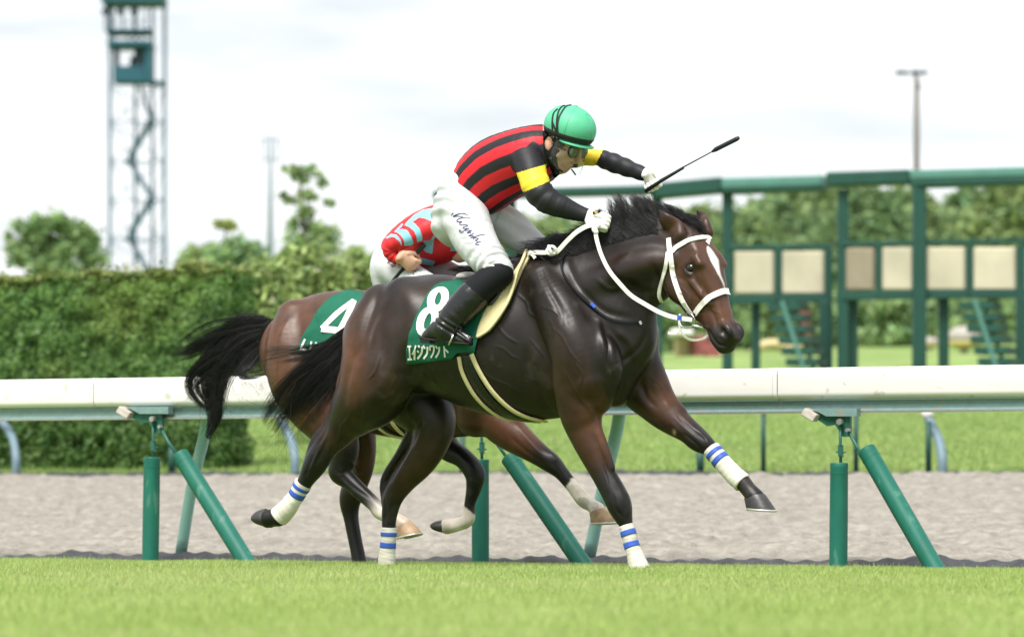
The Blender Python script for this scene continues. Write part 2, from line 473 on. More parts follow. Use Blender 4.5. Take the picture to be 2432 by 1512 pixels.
def hedge(u0, u1, e0, e1, z0, z1, n, label, pal, seed):
    root = empty('clipped_hedge', H1.w((u0 + u1) / 2, -(e0 + e1) / 2, z0), label, 'hedge', 'clipped hedge sections')
    r = np.random.default_rng(seed)
    c = MB()
    c.box(H1.w((u0 + u1) / 2, -(e0 + e1) / 2, (z0 + z1) / 2 - .03), H1.fwd * ((u1 - u0) / 2 - .10), H1.side * ((e1 - e0) / 2 - .10), Vector((0, 0, (z1 - z0) / 2 - .07)))
    c.out('twigs', M['core'], root)
    f = r.random(n)
    u = r.uniform(u0, u1, n); e = np.full(n, e0); z = z0 + (z1 - z0) * r.random(n) ** .9
    N = np.tile(arr(H1.side), (n, 1))
    top = f < .22; z[top] = z1; e[top] = r.uniform(e0, e1, top.sum()); N[top] = (0, 0, 1)
    end = (f > .9); u[end] = u1; e[end] = r.uniform(e0, e1, end.sum()); N[end] = arr(H1.fwd)
    # uneven clipped surface: shallow hollows and bulges plus stray shoots on top
    bul = (vnoise(u * 2.2, z * 2.6, seed) - .5) * .07 + (vnoise(u * 7, z * 8, seed + 1) - .5) * .13
    dep = bul - r.random(n) ** 2 * .14
    front = ~top & ~end
    e = e - np.where(front, dep, 0); z = z + np.where(top, dep + (r.random(n) < .05) * r.random(n) ** 2 * .13, 0); u = u + np.where(end, dep, 0)
    # rounded top edge
    over = np.clip((z - (z1 - .18)) / .18, 0, 1); e = e + np.where(front, over ** 2 * .10, 0)
    C = arr(H1.O) + u[:, None] * arr(H1.fwd) - e[:, None] * arr(H1.side); C[:, 2] = z
    V, Q = leaf_quads(C, .034, N, seed, .9)
    col = leaf_cols(n, pal, seed)
    patch = np.repeat(vnoise(u * 1.2, z * 1.4, seed + 5) + .5 * (z - z0) / (z1 - z0), 4)
    yl = np.clip((patch - .75) * 2.0, 0, 1)[:, None]
    col = col * (1 - yl * .4) + np.array((.24, .29, .055)) * yl * .4
    tp_ = np.repeat(np.clip((z - (z1 - .10)) / .1, 0, 1) * (r.random(n) < .6), 4)[:, None]; col = col * (1 - tp_ * .6) + np.array((.33, .30, .10)) * tp_ * .6   # yellowing new growth along the clipped top
    br = np.repeat((vnoise(u * 3.1, z * .9, seed + 8) > .86) & (r.random(n) < .5), 4)
    col[br] = (.26, .19, .08)
    fo = obj('foliage', V, Q, M['leaf_hedge'], root, smooth=False, col=col)
    fo['kind'] = 'stuff'

HP = [(0.082, 0.191, 0.048), (0.122, 0.246, 0.055), (0.164, 0.288, 0.069), (0.055, 0.122, 0.034)]
e_h = 17.9; z_h = Z_DIRT1 + .04; z_top = H1.P(280, 645, -e_h).z
us = lambda x, e: H1.u(H1.P(x, 900, -e))
hedge(us(100, e_h) , us(535, e_h), e_h, e_h + .5, z_h, z_top, 50000, 'clipped green hedge block with square right end, right of the brown seam', HP, 3)
hedge(us(-420, e_h), us(92, e_h), e_h + .05, e_h + .52, z_h, z_top - .03, 40000, 'clipped green hedge block running out of the picture, left of the brown seam', HP, 4)

def plant(name, D, blobs, size, n, pal, label, cat, group=None, trunk=None, seed=1, zbase=None, flecks=None, hollow=.55, limbs=True, spread=.26):
    """a tree or shrub: leaves through a set of ellipsoid clumps (pixel centre x, y, radii in pixels), on a tapered trunk with limbs"""
    r = np.random.default_rng(seed); D = D * DS
    k = D / F
    base = at(*(trunk[0] if trunk else (blobs[0][0], blobs[0][1])), D)
    if zbase is not None: base.z = zbase
    root = empty(name, base, label, cat, group)
    vol = np.array([b[2] * b[3] for b in blobs], dtype=float); cnt = (n * vol / vol.sum()).astype(int)
    C = []; shade = []
    for b, m_ in zip(blobs, cnt):
        if m_ < 1: continue
        # each clump is a cluster of tufts on a shell
        nt = max(6, int(m_ / 26))
        d = r.normal(0, 1, (nt, 3)); d /= np.linalg.norm(d, axis=1)[:, None]
        rad = r.uniform(hollow, 1.02, nt) ** .7
        cen = arr(at(b[0], b[1], D + r.uniform(-.3, .3) * b[2] * k))
        tc = cen + d * rad[:, None] * np.array([b[2] * k, b[2] * k * .9, b[3] * k])
        i = r.integers(0, nt, m_)
        C.append(tc[i] + r.normal(0, 1, (m_, 3)) * min(b[2], b[3]) * k * spread)
        shade.append(r.uniform(.72, 1.3, nt)[i])
    C = np.vstack(C); shade = np.concatenate(shade); n = len(C)
    V, Q = leaf_quads(C, size, np.array([0, -.2, .6]), seed, 1.0)
    col = leaf_cols(n, pal, seed) * np.repeat(shade, 4)[:, None]
    if flecks:
        fl = np.repeat(r.random(n) < flecks[0], 4); col[fl] = flecks[1]
    o = obj('crown' if trunk else 'foliage', V, Q, M['leaf'], root, smooth=False, col=col)
    o['kind'] = 'stuff'
    if trunk:
        t = MB()
        pts = [at(x, y, D) for x, y in trunk[:-1]]
        rr = trunk[-1]
        t.tube(pts, [rr * (1 - .6 * i / (len(pts) - 1)) for i in range(len(pts))], 7)
        if limbs:
            for b in blobs:
                q = at(b[0], b[1], D); j = min(range(len(pts)), key=lambda i: (pts[i] - q).length + (5 if pts[i].z > q.z else 0))
                s = pts[j]
                t.tube([s, s.lerp(q, .5) + Vector((0, 0, .05 * (q - s).length)), q], [rr * .30, rr * .18, rr * .07], 5)
        t.out('trunk', M['bark'], root, smooth=True)
    return root

PD = [(0.208, 0.325, 0.139), (0.279, 0.397, 0.164), (0.152, 0.267, 0.128)]
PM = [(0.289, 0.386, 0.145), (0.366, 0.453, 0.165), (0.212, 0.309, 0.135)]
PY = [(0.372, 0.416, 0.127), (0.475, 0.475, 0.149), (0.267, 0.342, 0.105), (0.208, 0.297, 0.097)]
# left of the tower: a broad open-crowned tree
plant('broad_tree', 260, [(60, 545, 38, 18), (115, 530, 55, 20), (165, 545, 45, 22), (200, 570, 40, 26), (95, 565, 50, 18), (50, 600, 40, 24), (150, 590, 55, 22), (215, 610, 30, 30), (100, 610, 60, 20), (130, 640, 90, 20), (20, 560, 14, 10)],
      .07, 6000, PD + PM[:1], 'broad open-crowned tree left of the lattice tower above the hedge', 'tree', None, [(128, 820), (126, 680), (122, 600), (118, 550), .12], 21, hollow=.1, spread=.42)
plant('round_tree', 300, [(475, 612, 45, 26), (450, 625, 30, 20), (500, 630, 40, 24), (480, 690, 60, 60)], .13, 2600, PM + PD[:1],
      'low rounded olive tree just right of the lattice tower', 'tree', None, [(478, 860), (476, 700), (475, 620), .16], 22)
plant('round_tree', 290, [(560, 600, 45, 28), (590, 615, 38, 34), (530, 615, 35, 24), (570, 650, 60, 40), (575, 700, 60, 60)], .13, 3600, PD,
      'darker rounded tree rising behind the right end of the hedge', 'tree', None, [(565, 860), (563, 700), (560, 620), .16], 23)
plant('tall_tree', 240, [(690, 404, 26, 8), (735, 408, 30, 10), (712, 425, 26, 10), (768, 434, 15, 11), (688, 476, 26, 8), (740, 466, 32, 9), (778, 482, 22, 8), (722, 500, 24, 14), (700, 530, 22, 14), (748, 540, 24, 13), (782, 556, 26, 18), (668, 464, 14, 6), (722, 575, 40, 22), (770, 592, 40, 20)],
      .055, 3000, PD + PM[:2], 'tall slender tree with sparse layered crown beside the thin mast', 'tree', None, [(722, 780), (718, 640), (722, 540), (716, 470), (712, 410), .05], 24, hollow=.1, spread=.5)
plant('slim_tree', 300, [(535, 535, 22, 7), (528, 531, 10, 5)], .12, 260, PY, 'single thin tree top showing between tower and mast', 'tree', None, [(538, 760), (536, 640), (535, 540), .055], 25)
# flowering shrubs right of the hedge
for i, (x, y, rx, ry, lab) in enumerate([
        (620, 740, 62, 105, 'yellow-green flowering shrub against the right end of the hedge'),
        (725, 720, 72, 120, 'tall yellow-green flowering shrub below the sparse tall tree'),
        (830, 715, 70, 115, 'yellow-green flowering shrub behind the second jockey\'s back'),
        (930, 730, 70, 100, 'yellow-green flowering shrub hidden mostly by the second jockey')]):
    r = np.random.default_rng(60 + i)
    bl = [(x + r.uniform(-.75, .75) * rx, y + r.uniform(-.85, .9) * ry, rx * r.uniform(.35, .6), ry * r.uniform(.2, .36)) for _ in range(18)] + [(x, y + 30, rx * 1.05, ry * .9), (x + 8, y - ry * .45, rx * .8, ry * .5)]
    plant('flowering_shrub', 150 + 4 * i, bl, .065, 13000, PY[2:] + PM, lab, 'shrub', 'flowering shrubs right of the hedge', None, 60 + i, zbase=1.0, flecks=(.035, (.55, .5, .36)))
# wood behind the starting gate
wood = [(1250, 560, 60, 50), (1320, 560, 70, 55), (1420, 560, 70, 50), (1690, 545, 60, 60), (1760, 540, 60, 55), (1830, 520, 70, 60), (1900, 490, 70, 55), (1965, 500, 60, 60), (2060, 495, 70, 60), (2140, 505, 60, 60), (2235, 520, 60, 55), (2330, 490, 70, 60), (2410, 465, 60, 60), (2290, 560, 70, 50), (1560, 560, 70, 50), (2480, 500, 70, 70)]
looks = ['nearest the second pillar', 'with lumpy crown', 'rather pale', 'with pointed top', 'broad and dark', 'olive toned', 'deep green']
where = ['behind the first jockey\'s far thigh', 'behind the mane tips of the leading horse', 'behind the reins hand', 'left of the first full gate post', 'right of the first full gate post', 'above the first cream gate panel',
         'under the left end of the upper gate beam', 'right beside the upper beam joint', 'above the grey-brown gate panel', 'above the panel left of the thick gate post', 'right of the thick gate post', 'above the last two cream panels, tallest there',
         'at the right end of the picture above the panels', 'low behind the last two cream panels', 'hidden behind the leading horse\'s ears', 'just outside the gate\'s right end']
for i, (x, y, rx, ry) in enumerate(wood):
    r = np.random.default_rng(100 + i)
    bl = [(x + r.uniform(-.8, .8) * rx, y + r.uniform(-.5, 1.0) * ry, rx * r.uniform(.3, .55), ry * r.uniform(.22, .4)) for _ in range(14)]
    bl += [(x, y + ry * .9, rx * 1.15, ry * .9), (x, y + ry * 2.0, rx * 1.25, ry * 1.2), (x + 10, y + ry * 3.4, rx * 1.2, ry * 1.5)]
    plant('broadleaf_tree', 380 + 12 * (i % 4), bl, .16, 11000, [[tuple(c * .82 for c in t) for t in q_] for q_ in (PM + PD[:1], PD + PM[:1], PD)][i % 3],
          'leafy green tree ' + where[i], 'tree', 'trees behind the starting gate', [(x, 850), (x, y + ry), (x + 3, y), .25], 100 + i, limbs=False, spread=.55)
# clipped shrubs on the far lawn
SHL = ['dark low shrub ' + t for t in ('behind the leading horse\'s chest', 'behind the leading horse\'s jaw', 'just right of the leading horse\'s muzzle', 'below the first cream gate panel', 'below the second cream gate panel', 'below the gap between the two gates', 'below the grey-brown gate panel', 'left of the thick gate post at its foot', 'behind the large mushroom shelter', 'below the last cream panels beside the ladder', 'at the right edge of the far lawn')]
for i in range(11):
    x = 1560 + i * 92
    r = np.random.default_rng(200 + i)
    bl = [(x + r.uniform(-50, 50), 785 + r.uniform(-58, 52), r.uniform(28, 45), r.uniform(20, 32)) for _ in range(12)]
    plant('low_shrub', 305 + 5 * (i % 3), bl,   .15, 3200, PD + PM[:1], SHL[i], 'shrub', 'dark shrubs on the far lawn', None, 200 + i, zbase=3.8)

# ------------------------------------------------------------------ starting gates
G = Frame(tuple(at(1900, 700, 200 * DS))[:2], 20)
def gate(label, beams, posts, panels, bars, ladders, l0=0.0):
    root = empty('starting_gate', G.P(bars[0][0], 930, l0), label, 'starting gate', 'mobile starting gates')
    for (xa, ya, xb, yb, th, mm) in beams:
        a, b = G.P(xa, ya, l0), G.P(xb, yb, l0)
        d = (b - a); k = th / F * 200 * DS
        MB().box((a + b) / 2, d / 2, G.side * .22, Vector((0, 0, k / 2)), .03).out('top_beam', M[mm], root)
    for (x, yt, yb, w, mm, l) in posts:
        a = G.P(x, yt, l0 + l); b = G.P(x, yb, l0 + l); h = w / F * 200 * DS / 2
        MB().box((a + b) / 2, (h, 0, 0), (0, h, 0), Vector((0, 0, (a.z - b.z) / 2)), .01).out('post', M[mm], root)
    for (xa, ya, xb, yb, mm) in panels:
        a, b = G.P(xa, ya, l0 + .03), G.P(xb, ya, l0 + .03); z = G.P((xa + xb) / 2, yb, l0 + .03).z
        c = (a + b) / 2; c.z = (a.z + z) / 2
        MB().box(c, (b - a) / 2, G.side * .06, Vector((0, 0, (a.z - z) / 2)), .03).out('padded_panel', M[mm], root)
    for (xa, xb, y, h) in bars:
        a, b = G.P(xa, y, l0), G.P(xb, y, l0); b.z = a.z; k = h / F * 200 * DS / 2
        MB().box((a + b) / 2, (b - a) / 2, G.side * .09, Vector((0, 0, k)), .01).out('cross_bar', M['gate_green'], root)
    for (xa, ya, xb, yb) in ladders:
        a, b = G.P(xa, ya, l0 + .5), G.P(xb, yb, l0 + .5)
        lad = MB().tube([a, b], .035, 6).tube([a + G.side * .5, b + G.side * .5], .035, 6).out('ladder', M['gate_light'], root)
        for i in range(7):
            p = a.lerp(b, (i + .5) / 7)
            MB().box(p + G.side * .25, G.fwd * .24, G.side * .25, (0, 0, .055)).out('tread', M['gate_green'], lad)
gate('green starting gate on the left with long top beam from jockey to joint', [(1038, 465, 1560, 452, 22, 'gate_green'), (1562, 455, 1722, 440, 36, 'gate_green'), (1722, 438, 1962, 431, 26, 'gate_light'), (1722, 455, 1962, 447, 14, 'gate_green')],
     [(1048, 458, 930, 22, 'gate_green', 0), (1215, 470, 930, 22, 'gate_green', -.3), (1560, 460, 940, 26, 'gate_green', 0), (1728, 452, 945, 25, 'gate_green', 0), (1849, 590, 715, 17, 'gate_green', .05), (1968, 590, 950, 18, 'gate_green', .05),
      (1795, 705, 950, 21, 'gate_green', -.2), (1957, 715, 950, 22, 'gate_green', .1)],
     [(1746, 597, 1840, 699, 'gate_cream'), (1858, 597, 1959, 699, 'gate_cream')], [(1735, 1975, 589, 12), (1735, 1975, 711, 22)], [(1880, 718, 1940, 900)])
gate('larger green starting gate on the right with thick front post', [(1970, 428, 2168, 421, 34, 'gate_green'), (2168, 418, 2520, 408, 24, 'gate_light'), (2168, 438, 2520, 428, 18, 'gate_green')],
     [(2002, 450, 945, 26, 'gate_green', 0), (2183, 440, 950, 32, 'gate_green', .1), (2088, 580, 700, 14, 'gate_green', .05), (2303, 580, 700, 16, 'gate_green', .05), (2425, 580, 950, 20, 'gate_green', .05),
      (2025, 700, 950, 24, 'gate_green', -.2), (2241, 705, 950, 24, 'gate_green', -.2), (2425, 705, 955, 24, 'gate_green', .1), (2524, 430, 955, 30, 'gate_green', .1)],
     [(2010, 589, 2078, 690, 'gate_brown'), (2096, 588, 2170, 690, 'gate_cream'), (2199, 588, 2294, 690, 'gate_cream'), (2313, 588, 2414, 690, 'gate_cream'), (2436, 588, 2520, 690, 'gate_cream')],
     [(1990, 2524, 580, 11), (1990, 2524, 703, 21)], [(2335, 715, 2395, 900)], .5)

# ------------------------------------------------------------------ playground on the far lawn
PC = {k: mat('play_' + k, c, .6, .3, var=.08, vscale=2) for k, c in dict(red=(.25, .075, .07), cream=(.55, .45, .24), blue=(.12, .26, .6), teal=(.09, .42, .38), yellow=(.5, .42, .16), stone=(.36, .33, .30), brown=(.17, .08, .06), white=(.7, .7, .68)).items()}
def thing_box(root, name, x0, y0, x1, y1, D, m, depth=.5, bev=.05):
    a, b = at(x0, y1, D), at(x1, y0, D); c = (a + b) / 2
    return MB().box(c, ((b.x - a.x) / 2, 0, 0), (0, depth, 0), (0, 0, (b.z - a.z) / 2), bev).out(name, PC[m], root)
DP = 290 * DS
r_ = empty('playhouse', at(1650, 900, DP), 'red and cream playhouse with blue base right of the leading horse\'s chest', 'playhouse')
thing_box(r_, 'cabin', 1602, 800, 1640, 880, DP, 'cream'); thing_box(r_, 'wall', 1642, 798, 1682, 885, DP - .5, 'red'); thing_box(r_, 'base', 1590, 868, 1690, 900, DP - 2, 'blue')
thing_box(r_, 'roof', 1588, 784, 1645, 800, DP - .5, 'white', .8)
a, b = at(1680, 820, DP - 2), at(1716, 890, DP - 2)
MB().box((a + b) / 2, (b - a) / 2, (0, .4, 0), Vector((.12, 0, .1)), .02).out('slide', PC['red'], r_)
r_ = empty('play_board', at(1760, 900, DP), 'small teal and white play panel on the lawn below the horse\'s muzzle', 'play panel')
thing_box(r_, 'panel', 1748, 858, 1784, 900, DP, 'white', .2); thing_box(r_, 'band', 1786, 860, 1800, 900, DP, 'teal', .2); thing_box(r_, 'panel', 1735, 860, 1746, 900, DP, 'teal', .2)
r_ = empty('climbing_arch', at(1830, 900, DP), 'cream climbing arch on pale legs seen through the starting gate', 'climbing frame')
t = MB(); t.tube([at(1790 + 46 * (1 - math.cos(math.pi * i / 12)), 842 - 26 * math.sin(math.pi * i / 12), DP) for i in range(13)], .10, 8); t.out('arch', PC['cream'], r_, smooth=True)
for x in (1790, 1882): MB().tube([at(x, 842, DP), at(x, 910, DP)], .09, 8).out('leg', PC['cream'], r_, smooth=True)
r_ = empty('play_tower', at(1880, 900, DP + 2), 'brown-red play tower with cream top behind the climbing arch', 'play tower')
thing_box(r_, 'body', 1838, 838, 1922, 905, DP + 2, 'brown', 1, .1); thing_box(r_, 'roof', 1850, 812, 1908, 836, DP + 2, 'yellow', .9, .12); thing_box(r_, 'wall', 1898, 720, 1922, 836, DP + 4, 'red', .3)
def mushroom(x, yc, yb, rx, ry, label, D=270):
    D = D * DS
    r_ = empty('mushroom_shelter', at(x, yb, D), label, 'shelter', 'stone mushroom shelters')
    k = D / F
    MB().tube([at(x, yb, D), at(x, yc, D)], [rx * .3 * k, rx * .2 * k], 10).out('stem', PC['stone'], r_, smooth=True)
    MB().ell(at(x, yc, D), (rx * k, 0, 0), (0, rx * k, 0), (0, 0, ry * k)).out('cap', PC['stone'], r_, smooth=True)
    MB().ell(at(x, yc + ry * .55, D), (rx * .96 * k, 0, 0), (0, rx * .96 * k, 0), (0, 0, ry * .6 * k)).out('cap_rim', PC['yellow'], r_, smooth=True)
mushroom(2290, 800, 900, 42, 26, 'large grey mushroom shelter between the two right gate legs')
mushroom(2207, 812, 900, 26, 12, 'small yellowish mushroom shelter beside the thick gate post', 285)
for i, (x, w, m_, lab) in enumerate([(2210, 12, 'white', 'small white lawn marker beside the thick gate post'), (2356, 10, 'blue', 'small blue lawn marker near the ladder'), (2262, 22, 'white', 'pale round stone left of the mushroom stem'), (2318, 18, 'white', 'pale round stone right of the mushroom stem')]):
    p = at(x, 872, 262 * DS); k = w / F * 262 * DS
    tag(MB().ell(p, (k, 0, 0), (0, k, 0), (0, 0, k * 1.2), 12, 8).out('lawn_stone', PC[m_], None, smooth=True), lab, 'lawn stone')

# ------------------------------------------------------------------ lattice tower, mast, floodlight
DT = 620 * DS
kT = DT / F
def tower():
    base = at(326, 780, DT)
    root = empty('lattice_tower', base, 'teal steel lattice tower with zigzag stairs and enclosed cabin', 'tower')
    zt_ = lambda y: at(326, y, DT).z
    def leg(x, dy, w, y0, y1, nm='leg', m='tower'):
        a, b = at(x, y0, DT), at(x, y1, DT); a.y += dy; b.y += dy
        return MB().box((a + b) / 2, (w * kT / 2, 0, 0), (0, w * kT / 2, 0), Vector((0, 0, (a.z - b.z) / 2))).out(nm, M[m], root)
    xs = [262, 312, 352, 390]
    for x, dy in ((261, 0), (390, .3), (312, 2.2), (352, 2.4)): leg(x, dy, 7.5 if dy < 1 else 6.5, 8, 780)
    ys = [200, 290, 383, 476, 568, 660, 752]
    for y in ys:
        a, b = at(261, y, DT), at(390, y, DT)
        MB().tube([a, b], 1.5 * kT, 5).out('girder', M['tower'], root)
        MB().tube([at(312, y, DT) + Vector((0, 2.2, 0)), at(352, y, DT) + Vector((0, 2.4, 0))], 1.5 * kT, 5).out('girder', M['tower'], root)
    for i in range(len(ys) - 1):
        ym = (ys[i] + ys[i + 1]) / 2
        for (x0, y0, x1, y1, d0, d1) in ((261, ys[i], 325, ym, 0, 0), (390, ys[i], 325, ym, 0, 0), (261, ys[i + 1], 325, ym, 0, 0), (390, ys[i + 1], 325, ym, 0, 0), (261, ys[i], 312, ys[i + 1], 0, 2.2), (390, ys[i], 352, ys[i + 1], .3, 2.4)):
            MB().tube([at(x0, y0, DT) + Vector((0, d0, 0)), at(x1, y1, DT) + Vector((0, d1, 0))], 1.15 * kT, 4).out('brace', M['tower'], root)
    # zigzag stair flights with rails
    pts = [(330, 205), (354, 285), (300, 378), (356, 470), (300, 562), (350, 650), (306, 740)]
    for i in range(len(pts) - 1):
        a, b = at(*pts[i], DT) + Vector((0, 1.2, 0)), at(*pts[i + 1], DT) + Vector((0, 1.2, 0))
        d = b - a
        fl = MB().box((a + b) / 2, d / 2, (0, .5, 0), Vector((0, 0, .11))).out('stair_flight', M['tower'], root)
        up = Vector((0, 0, 14 * kT))
        MB().tube([a + up, b + up], 1.5 * kT, 4).out('handrail', M['tower'], fl)
        r1 = MB()
        for t in np.linspace(.05, .95, 6): r1.tube([a.lerp(b, t), a.lerp(b, t) + up], 1.0 * kT, 4)
        r1.out('baluster', M['tower'], fl)
        MB().box(b + Vector((0, 0, -.05)), (10 * kT, 0, 0), (0, .6, 0), (0, 0, .06)).out('landing', M['tower'], root)
    # cabin: lower wall, corner posts, roof slab, open window
    def bx(nm, x0, y0, x1, y1, dep, dy, m='tower'):
        a, b = at(x0, y1, DT), at(x1, y0, DT); c = (a + b) / 2; c.y += dy
        return MB().box(c, ((b.x - a.x) / 2, 0, 0), (0, dep / 2, 0), (0, 0, (b.z - a.z) / 2), .03).out(nm, M[m], root)
    bx('cabin_wall', 270, 158, 345, 196, 2.0, .6); bx('cabin_wall', 346, 100, 361, 198, 2.2, .5)
    bx('cabin_post', 271, 112, 285, 158, .2, -.2, 'tower_dark'); bx('cabin_post', 322, 112, 345, 158, .2, -.2, 'tower_dark')
    bx('cabin_roof', 258, 100, 362, 113, 2.6, .5); bx('deck', 252, 72, 360, 79, 2.6, .5)
    bx('ledge', 361, 193, 392, 200, 1.6, .5)
    for x in (271, 305, 338): bx('rail_post', x, 79, x + 4, 101, .1, -.4)
    bx('top_roof', 244, -20, 390, 10, 3.0, .5)
    for x in (250, 268, 292, 318, 346): bx('stanchion', x, 10, x + 4, 73, .1, -.4)
    for x in (250, 285, 318): bx('lamp_box', x - 5, 24, x + 13, 40, .3, -.6, 'tower_dark')
    bx('handrail', 250, 54, 346, 57, .1, -.5)
    # operator's silhouette box of equipment in the window
    bx('equipment', 308, 134, 322, 160, .5, .2, 'tower_dark')
tower()
def mast():
    D = 640 * DS; k = D / F
    root = empty('radio_mast', at(641, 780, D), 'thin pale grey radio mast with ring of antennas at its top', 'mast')
    MB().tube([at(641, 800, D), at(642, 470, D), at(643, 322, D)], [9 * k, 6 * k, 3.5 * k], 8).out('pole', M['mast'], root, smooth=True)
    for y in (330, 380):
        MB().tube([at(643 + 24 * math.cos(a), y, D) + Vector((0, 24 * k * math.sin(a), 0)) for a in np.linspace(0, 2 * math.pi, 17)], 1.0 * k, 4, False).out('ring', M['mast'], root)
    for a in np.linspace(0, 2 * math.pi, 7)[:-1]:
        x = 643 + 24 * math.cos(a)
        p, q = at(x, 328, D), at(x, 384, D); p.y += 24 * k * math.sin(a); q.y = p.y
        MB().tube([p, q], .9 * k, 5).out('antenna', M['mast'], root)
    for y in range(430, 640, 40): MB().tube([at(632, y, D), at(651, y, D)], .8 * k, 4).out('rung', M['mast'], root)
mast()
def flood():
    D = 420 * DS; k = D / F
    root = empty('floodlight_pole', at(2176, 800, D), 'slim brown floodlight pole with lamp crossarm above the starting gate', 'floodlight')
    MB().tube([at(2176, 800, D), at(2177, 420, D), at(2177, 182, D)], [9 * k, 7 * k, 5.5 * k], 8).out('pole', M['pole'], root, smooth=True)
    MB().box(at(2165, 174, D), (36 * k, 0, 0), (0, .05, 0), (0, 0, 2.5 * k)).out('crossarm', M['lamp_dark'], root)
    for x in (2133, 2148, 2170, 2180, 2196):
        MB().box(at(x, 173, D), (5.5 * k, 0, 0), (0, .12, 0), (0, 0, 6 * k), .02).out('lamp', M['lamp_dark'], root)
    MB().box(at(2182, 206, D), (4 * k, 0, 0), (0, .08, 0), (0, 0, 6 * k), .02).out('junction_box', M['lamp_dark'], root)
flood()

